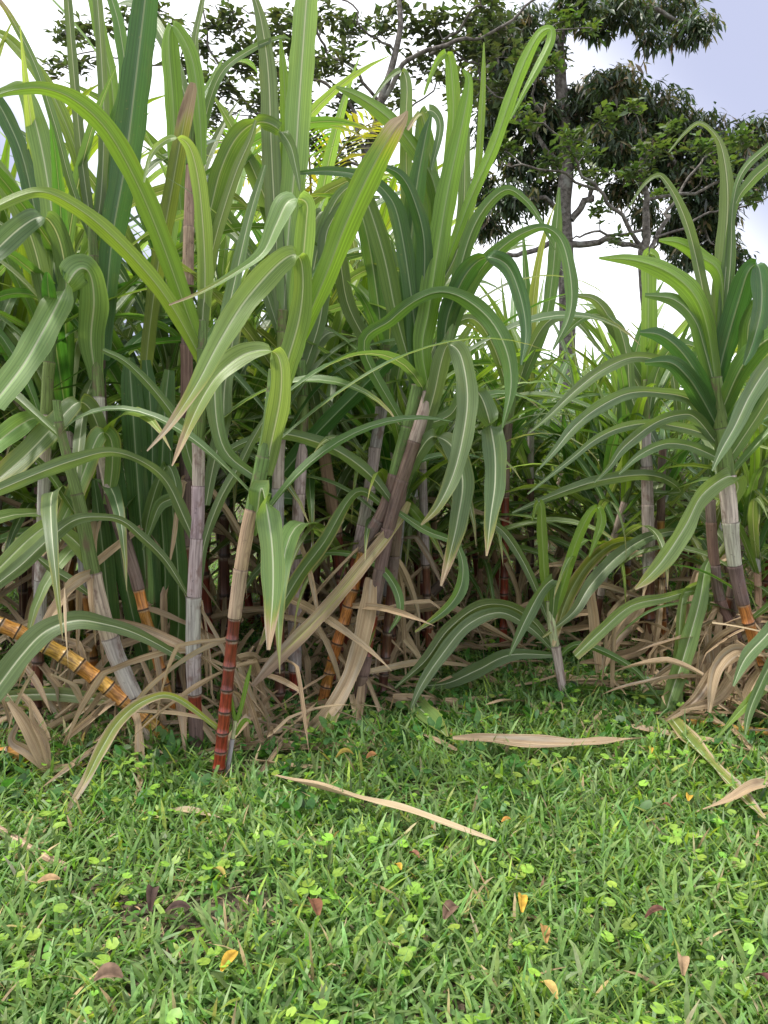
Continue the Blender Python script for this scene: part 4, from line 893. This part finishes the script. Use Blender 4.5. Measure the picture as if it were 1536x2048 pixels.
tree('evergreen_tree', 'big dark evergreen tree with thick trunk and flushes of brown flowers', 14.,
     '1135,660,32 1133,500,33 1130,400,31 1128,300,27 1122,200,25 1118,130,21 1130,60,17 1150,-20,14',
     [('1142,440,14 1166,406,13 1186,402,11 1180,372,9 1165,345,7', 13.8), ('1135,484,12 1060,500,10 990,520,7', 13.5), ('1136,488,14 1210,484,12 1290,490,9', 13.6),
      ('1130,300,16 1220,270,12 1330,300,10 1450,320,7', 14.5), ('1122,180,14 1180,190,10 1280,190,8 1390,250,5', 14.6), ('1140,20,12 1240,10,11 1320,30,8 1400,60,5', 14.2),
      ('1128,330,12 1080,290,9 1010,200,7 990,100,5', 13.8), ('1132,420,10 1060,400,8 990,430,5', 13.7), ('1340,310,9 1380,400,7 1420,490,4', 14.4)],
     [(1232, 158, 64, 30), (1180, 212, 80, 50), (1290, 222, 96, 52), (1382, 268, 80, 48), (1330, 330, 90, 48), (1235, 290, 84, 52), (1455, 318, 76, 42), (1400, 400, 60, 46), (1425, 482, 56, 40), (1350, 462, 46, 40), (1100, 285, 56, 70), (1010, 140, 66, 100), (1050, 55, 76, 44),
      (1150, 14, 56, 32), (1240, 18, 60, 32), (1330, 18, 72, 30), (1395, 48, 40, 30), (1000, 250, 50, 60), (1030, 395, 44, 40), (975, 440, 34, 40), (1085, 385, 40, 34), (1505, 256, 46, 26), (1300, 70, 22, 26), (1350, 70, 20, 20), (1062, 180, 44, 44), (1086, 232, 40, 40), (1152, 262, 44, 34), (1040, 322, 46, 34), (962, 372, 30, 34), (1482, 352, 50, 30), (1530, 304, 40, 30), (1445, 420, 44, 34), (1380, 352, 50, 34), (1372, 512, 32, 26), (1466, 520, 34, 24), (1290, 420, 36, 26), (1250, 375, 40, 26), (960, 60, 40, 40), (1090, 100, 40, 40), (1190, 40, 40, 26), (1510, 360, 30, 26)],
     1., (.2, .055, 14, -.75, 7), DKC + [(.2, .165, .115), (.05, .075, .045)], 48, None, group='trees behind the cane')
tree('broadleaf_tree', 'slender tree with lighter green broad leaves before the dark evergreen', 11.,
     '1292,640,17 1290,500,17 1288,440,14 1290,380,11 1285,310,8',
     [('1290,500,10 1240,440,8 1200,380,7 1150,320,5 1090,250,4', 10.6), ('1294,510,10 1330,440,8 1352,400,6 1400,320,4', 11.4), ('1285,460,6 1200,470,5 1130,470,3', 10.8),
      ('1290,400,7 1390,380,6 1480,350,5 1560,330,4', 11.), ('1200,380,6 1140,360,5 1060,330,4 1000,330,3', 10.4), ('1090,250,5 1070,150,4 1110,50,3', 10.4), ('1310,475,5 1420,430,4 1540,390,3', 11.2)],
     [(1140, 282, 40, 24), (1212, 232, 30, 18), (1262, 216, 26, 16), (1172, 312, 40, 22), (1352, 256, 30, 18), (1312, 302, 38, 22), (1402, 302, 34, 22), (1442, 342, 34, 22), (1102, 332, 34, 20), (1192, 352, 34, 18), (1282, 342, 38, 20), (1052, 240, 30, 30), (1062, 112, 34, 26),
      (1104, 132, 30, 22), (1132, 42, 30, 20), (1182, 62, 22, 16), (1480, 282, 36, 20), (1332, 392, 30, 18), (1010, 300, 30, 26), (1450, 290, 30, 18), (1200, 430, 26, 18), (1240, 480, 24, 14), (1500, 390, 24, 14)],
     .6, (.13, .07, 15, .25, 6), [(.09, .14, .045), (.12, .17, .05), (.07, .11, .04), (.1, .15, .06)], 30, None, twr=3.)
tree('open_branched_tree', 'thinly leaved tree with bare grey branches behind the middle clump', 9.,
     '730,520,18 735,340,18 752,220,16 788,110,13 805,0,10 812,-60,8',
     [('748,230,11 800,142,10 900,92,8 1000,42,6 1090,-10,4', 8.6), ('760,205,7 690,132,6 640,62,5 600,8,3', 8.6), ('735,310,8 690,205,7 620,162,5 560,120,3', 9.3), ('735,340,7 682,302,5 640,232,4 610,180,3', 8.8),
      ('728,420,9 602,332,7 482,202,6 432,102,5 398,-10,3', 9.2), ('860,110,6 930,42,5 975,-20,3', 8.6), ('900,92,5 960,150,4 1010,200,2', 8.7), ('482,205,5 380,150,4 250,110,3 130,80,2', 9.4), ('640,70,4 560,30,3 480,20,2', 8.6), ('790,105,5 720,40,4 660,-20,3', 9.), ('735,300,6 800,240,4 870,170,3', 9.3)],
     [(702, 62, 40, 34), (562, 52, 44, 30), (642, 132, 40, 30), (692, 202, 36, 34), (612, 272, 36, 30), (482, 122, 44, 40), (442, 172, 36, 34), (522, 202, 40, 34), (762, 62, 26, 34), (842, 132, 34, 24), (872, 42, 36, 30), (902, 152, 40, 30), (662, 332, 34, 26), (452, 42, 46, 34),
      (130, 62, 30, 24), (152, 122, 30, 26), (112, 132, 20, 20), (330, 62, 40, 26), (300, 20, 30, 24), (382, 250, 30, 26), (742, 272, 26, 24), (582, 182, 34, 26), (962, 102, 36, 30), (1012, 172, 34, 36), (930, 200, 34, 30), (800, 200, 24, 26), (940, 30, 34, 24), (1000, 60, 30, 30), (650, 30, 36, 24), (700, 290, 26, 22), (880, 90, 34, 26), (830, 60, 30, 30), (960, 160, 34, 34), (920, 100, 30, 26), (1040, 120, 30, 34), (520, 100, 34, 28), (600, 100, 32, 26), (400, 90, 34, 30), (360, 140, 30, 26), (430, 230, 30, 26), (540, 150, 30, 24), (680, 120, 28, 24), (180, 70, 30, 26), (240, 40, 26, 24), (640, 290, 28, 24), (600, 220, 28, 24), (980, 10, 34, 24), (800, 20, 26, 24)],
     .5, (.125, .065, 16, .15, 5), [(.075, .1, .05), (.1, .125, .06), (.085, .105, .065)], 40, None, twr=3.)
# small yellowing palm behind the canes
def palm():
    D = 7.; top = P(625, 470, D); g = np.array([top[0], D, 0.]); root = empty('palm', g); tag(root, 'small yellowing palm glimpsed behind the tall canes', 'palm')
    V, Fc, uv = tube(catmull(np.array([g - [0, 0, .05], g * .5 + top * .5 + [.03, 0, 0], top]), 6), np.linspace(.07, .045, 13), 8); obj('trunk', mesh('trunk', V - g, Fc, uv), M_BARK, root)
    for k in range(9):
        az = k * .7 + .3; Cc, Ww = sway_path(top, az, R(18 + 9 * (k % 3)), 1.25, R(85), 22, 0, 1.4)
        V, Fc, uv = tube(Cc, np.linspace(.014, .004, 22), 5); fr = obj('frond', mesh('frond', V - g, Fc, uv, cols=np.tile([.3, .26, .06], (len(V), 1))), M_HERB, root)
        T = unit(np.gradient(Cc, axis=0)); pos, dr = [], []
        for j in range(3, 22):
            for s in (-1, 1): pos.append(Cc[j]); dr.append(Ww[j] * s * .8 + T[j] * .6 + np.array([0, 0, .12]))
        n = len(pos); V, Fc, c = leaf_cards(np.array(pos), np.array(dr), .32 + .1 * rng.random(n), .032 + .01 * rng.random(n), blade_cols(n, (.38, .34, .05) if k % 2 else (.16, .26, .04), .12), .5)
        o = obj('leaflets', mesh('leaflets', V - g, Fc, cols=c, smooth=False), M_HERB, fr); o['kind'] = 'stuff'
palm()
# far bushes that close the view under the canes
pos = np.stack([rng.uniform(-12, 14, 9000), rng.uniform(12, 16, 9000), rng.random(9000) ** 1.3 * 1.5], -1); pos[:, 2] *= .75 + .35 * np.sin(pos[:, 0] * 1.3) * np.cos(pos[:, 0] * .6 + 1)
V, Fc, c = leaf_cards(pos, rng.normal(0, 1, (9000, 3)), .2 + .15 * rng.random(9000), .1 + .06 * rng.random(9000), blade_cols(9000, (.07, .15, .03), .25))
o = obj('far_bushes', mesh('far_bushes', V, Fc, cols=c, smooth=False), M_TREELEAF); tag(o, 'mass of low green bushes far behind the canes', 'bushes', kind='stuff')
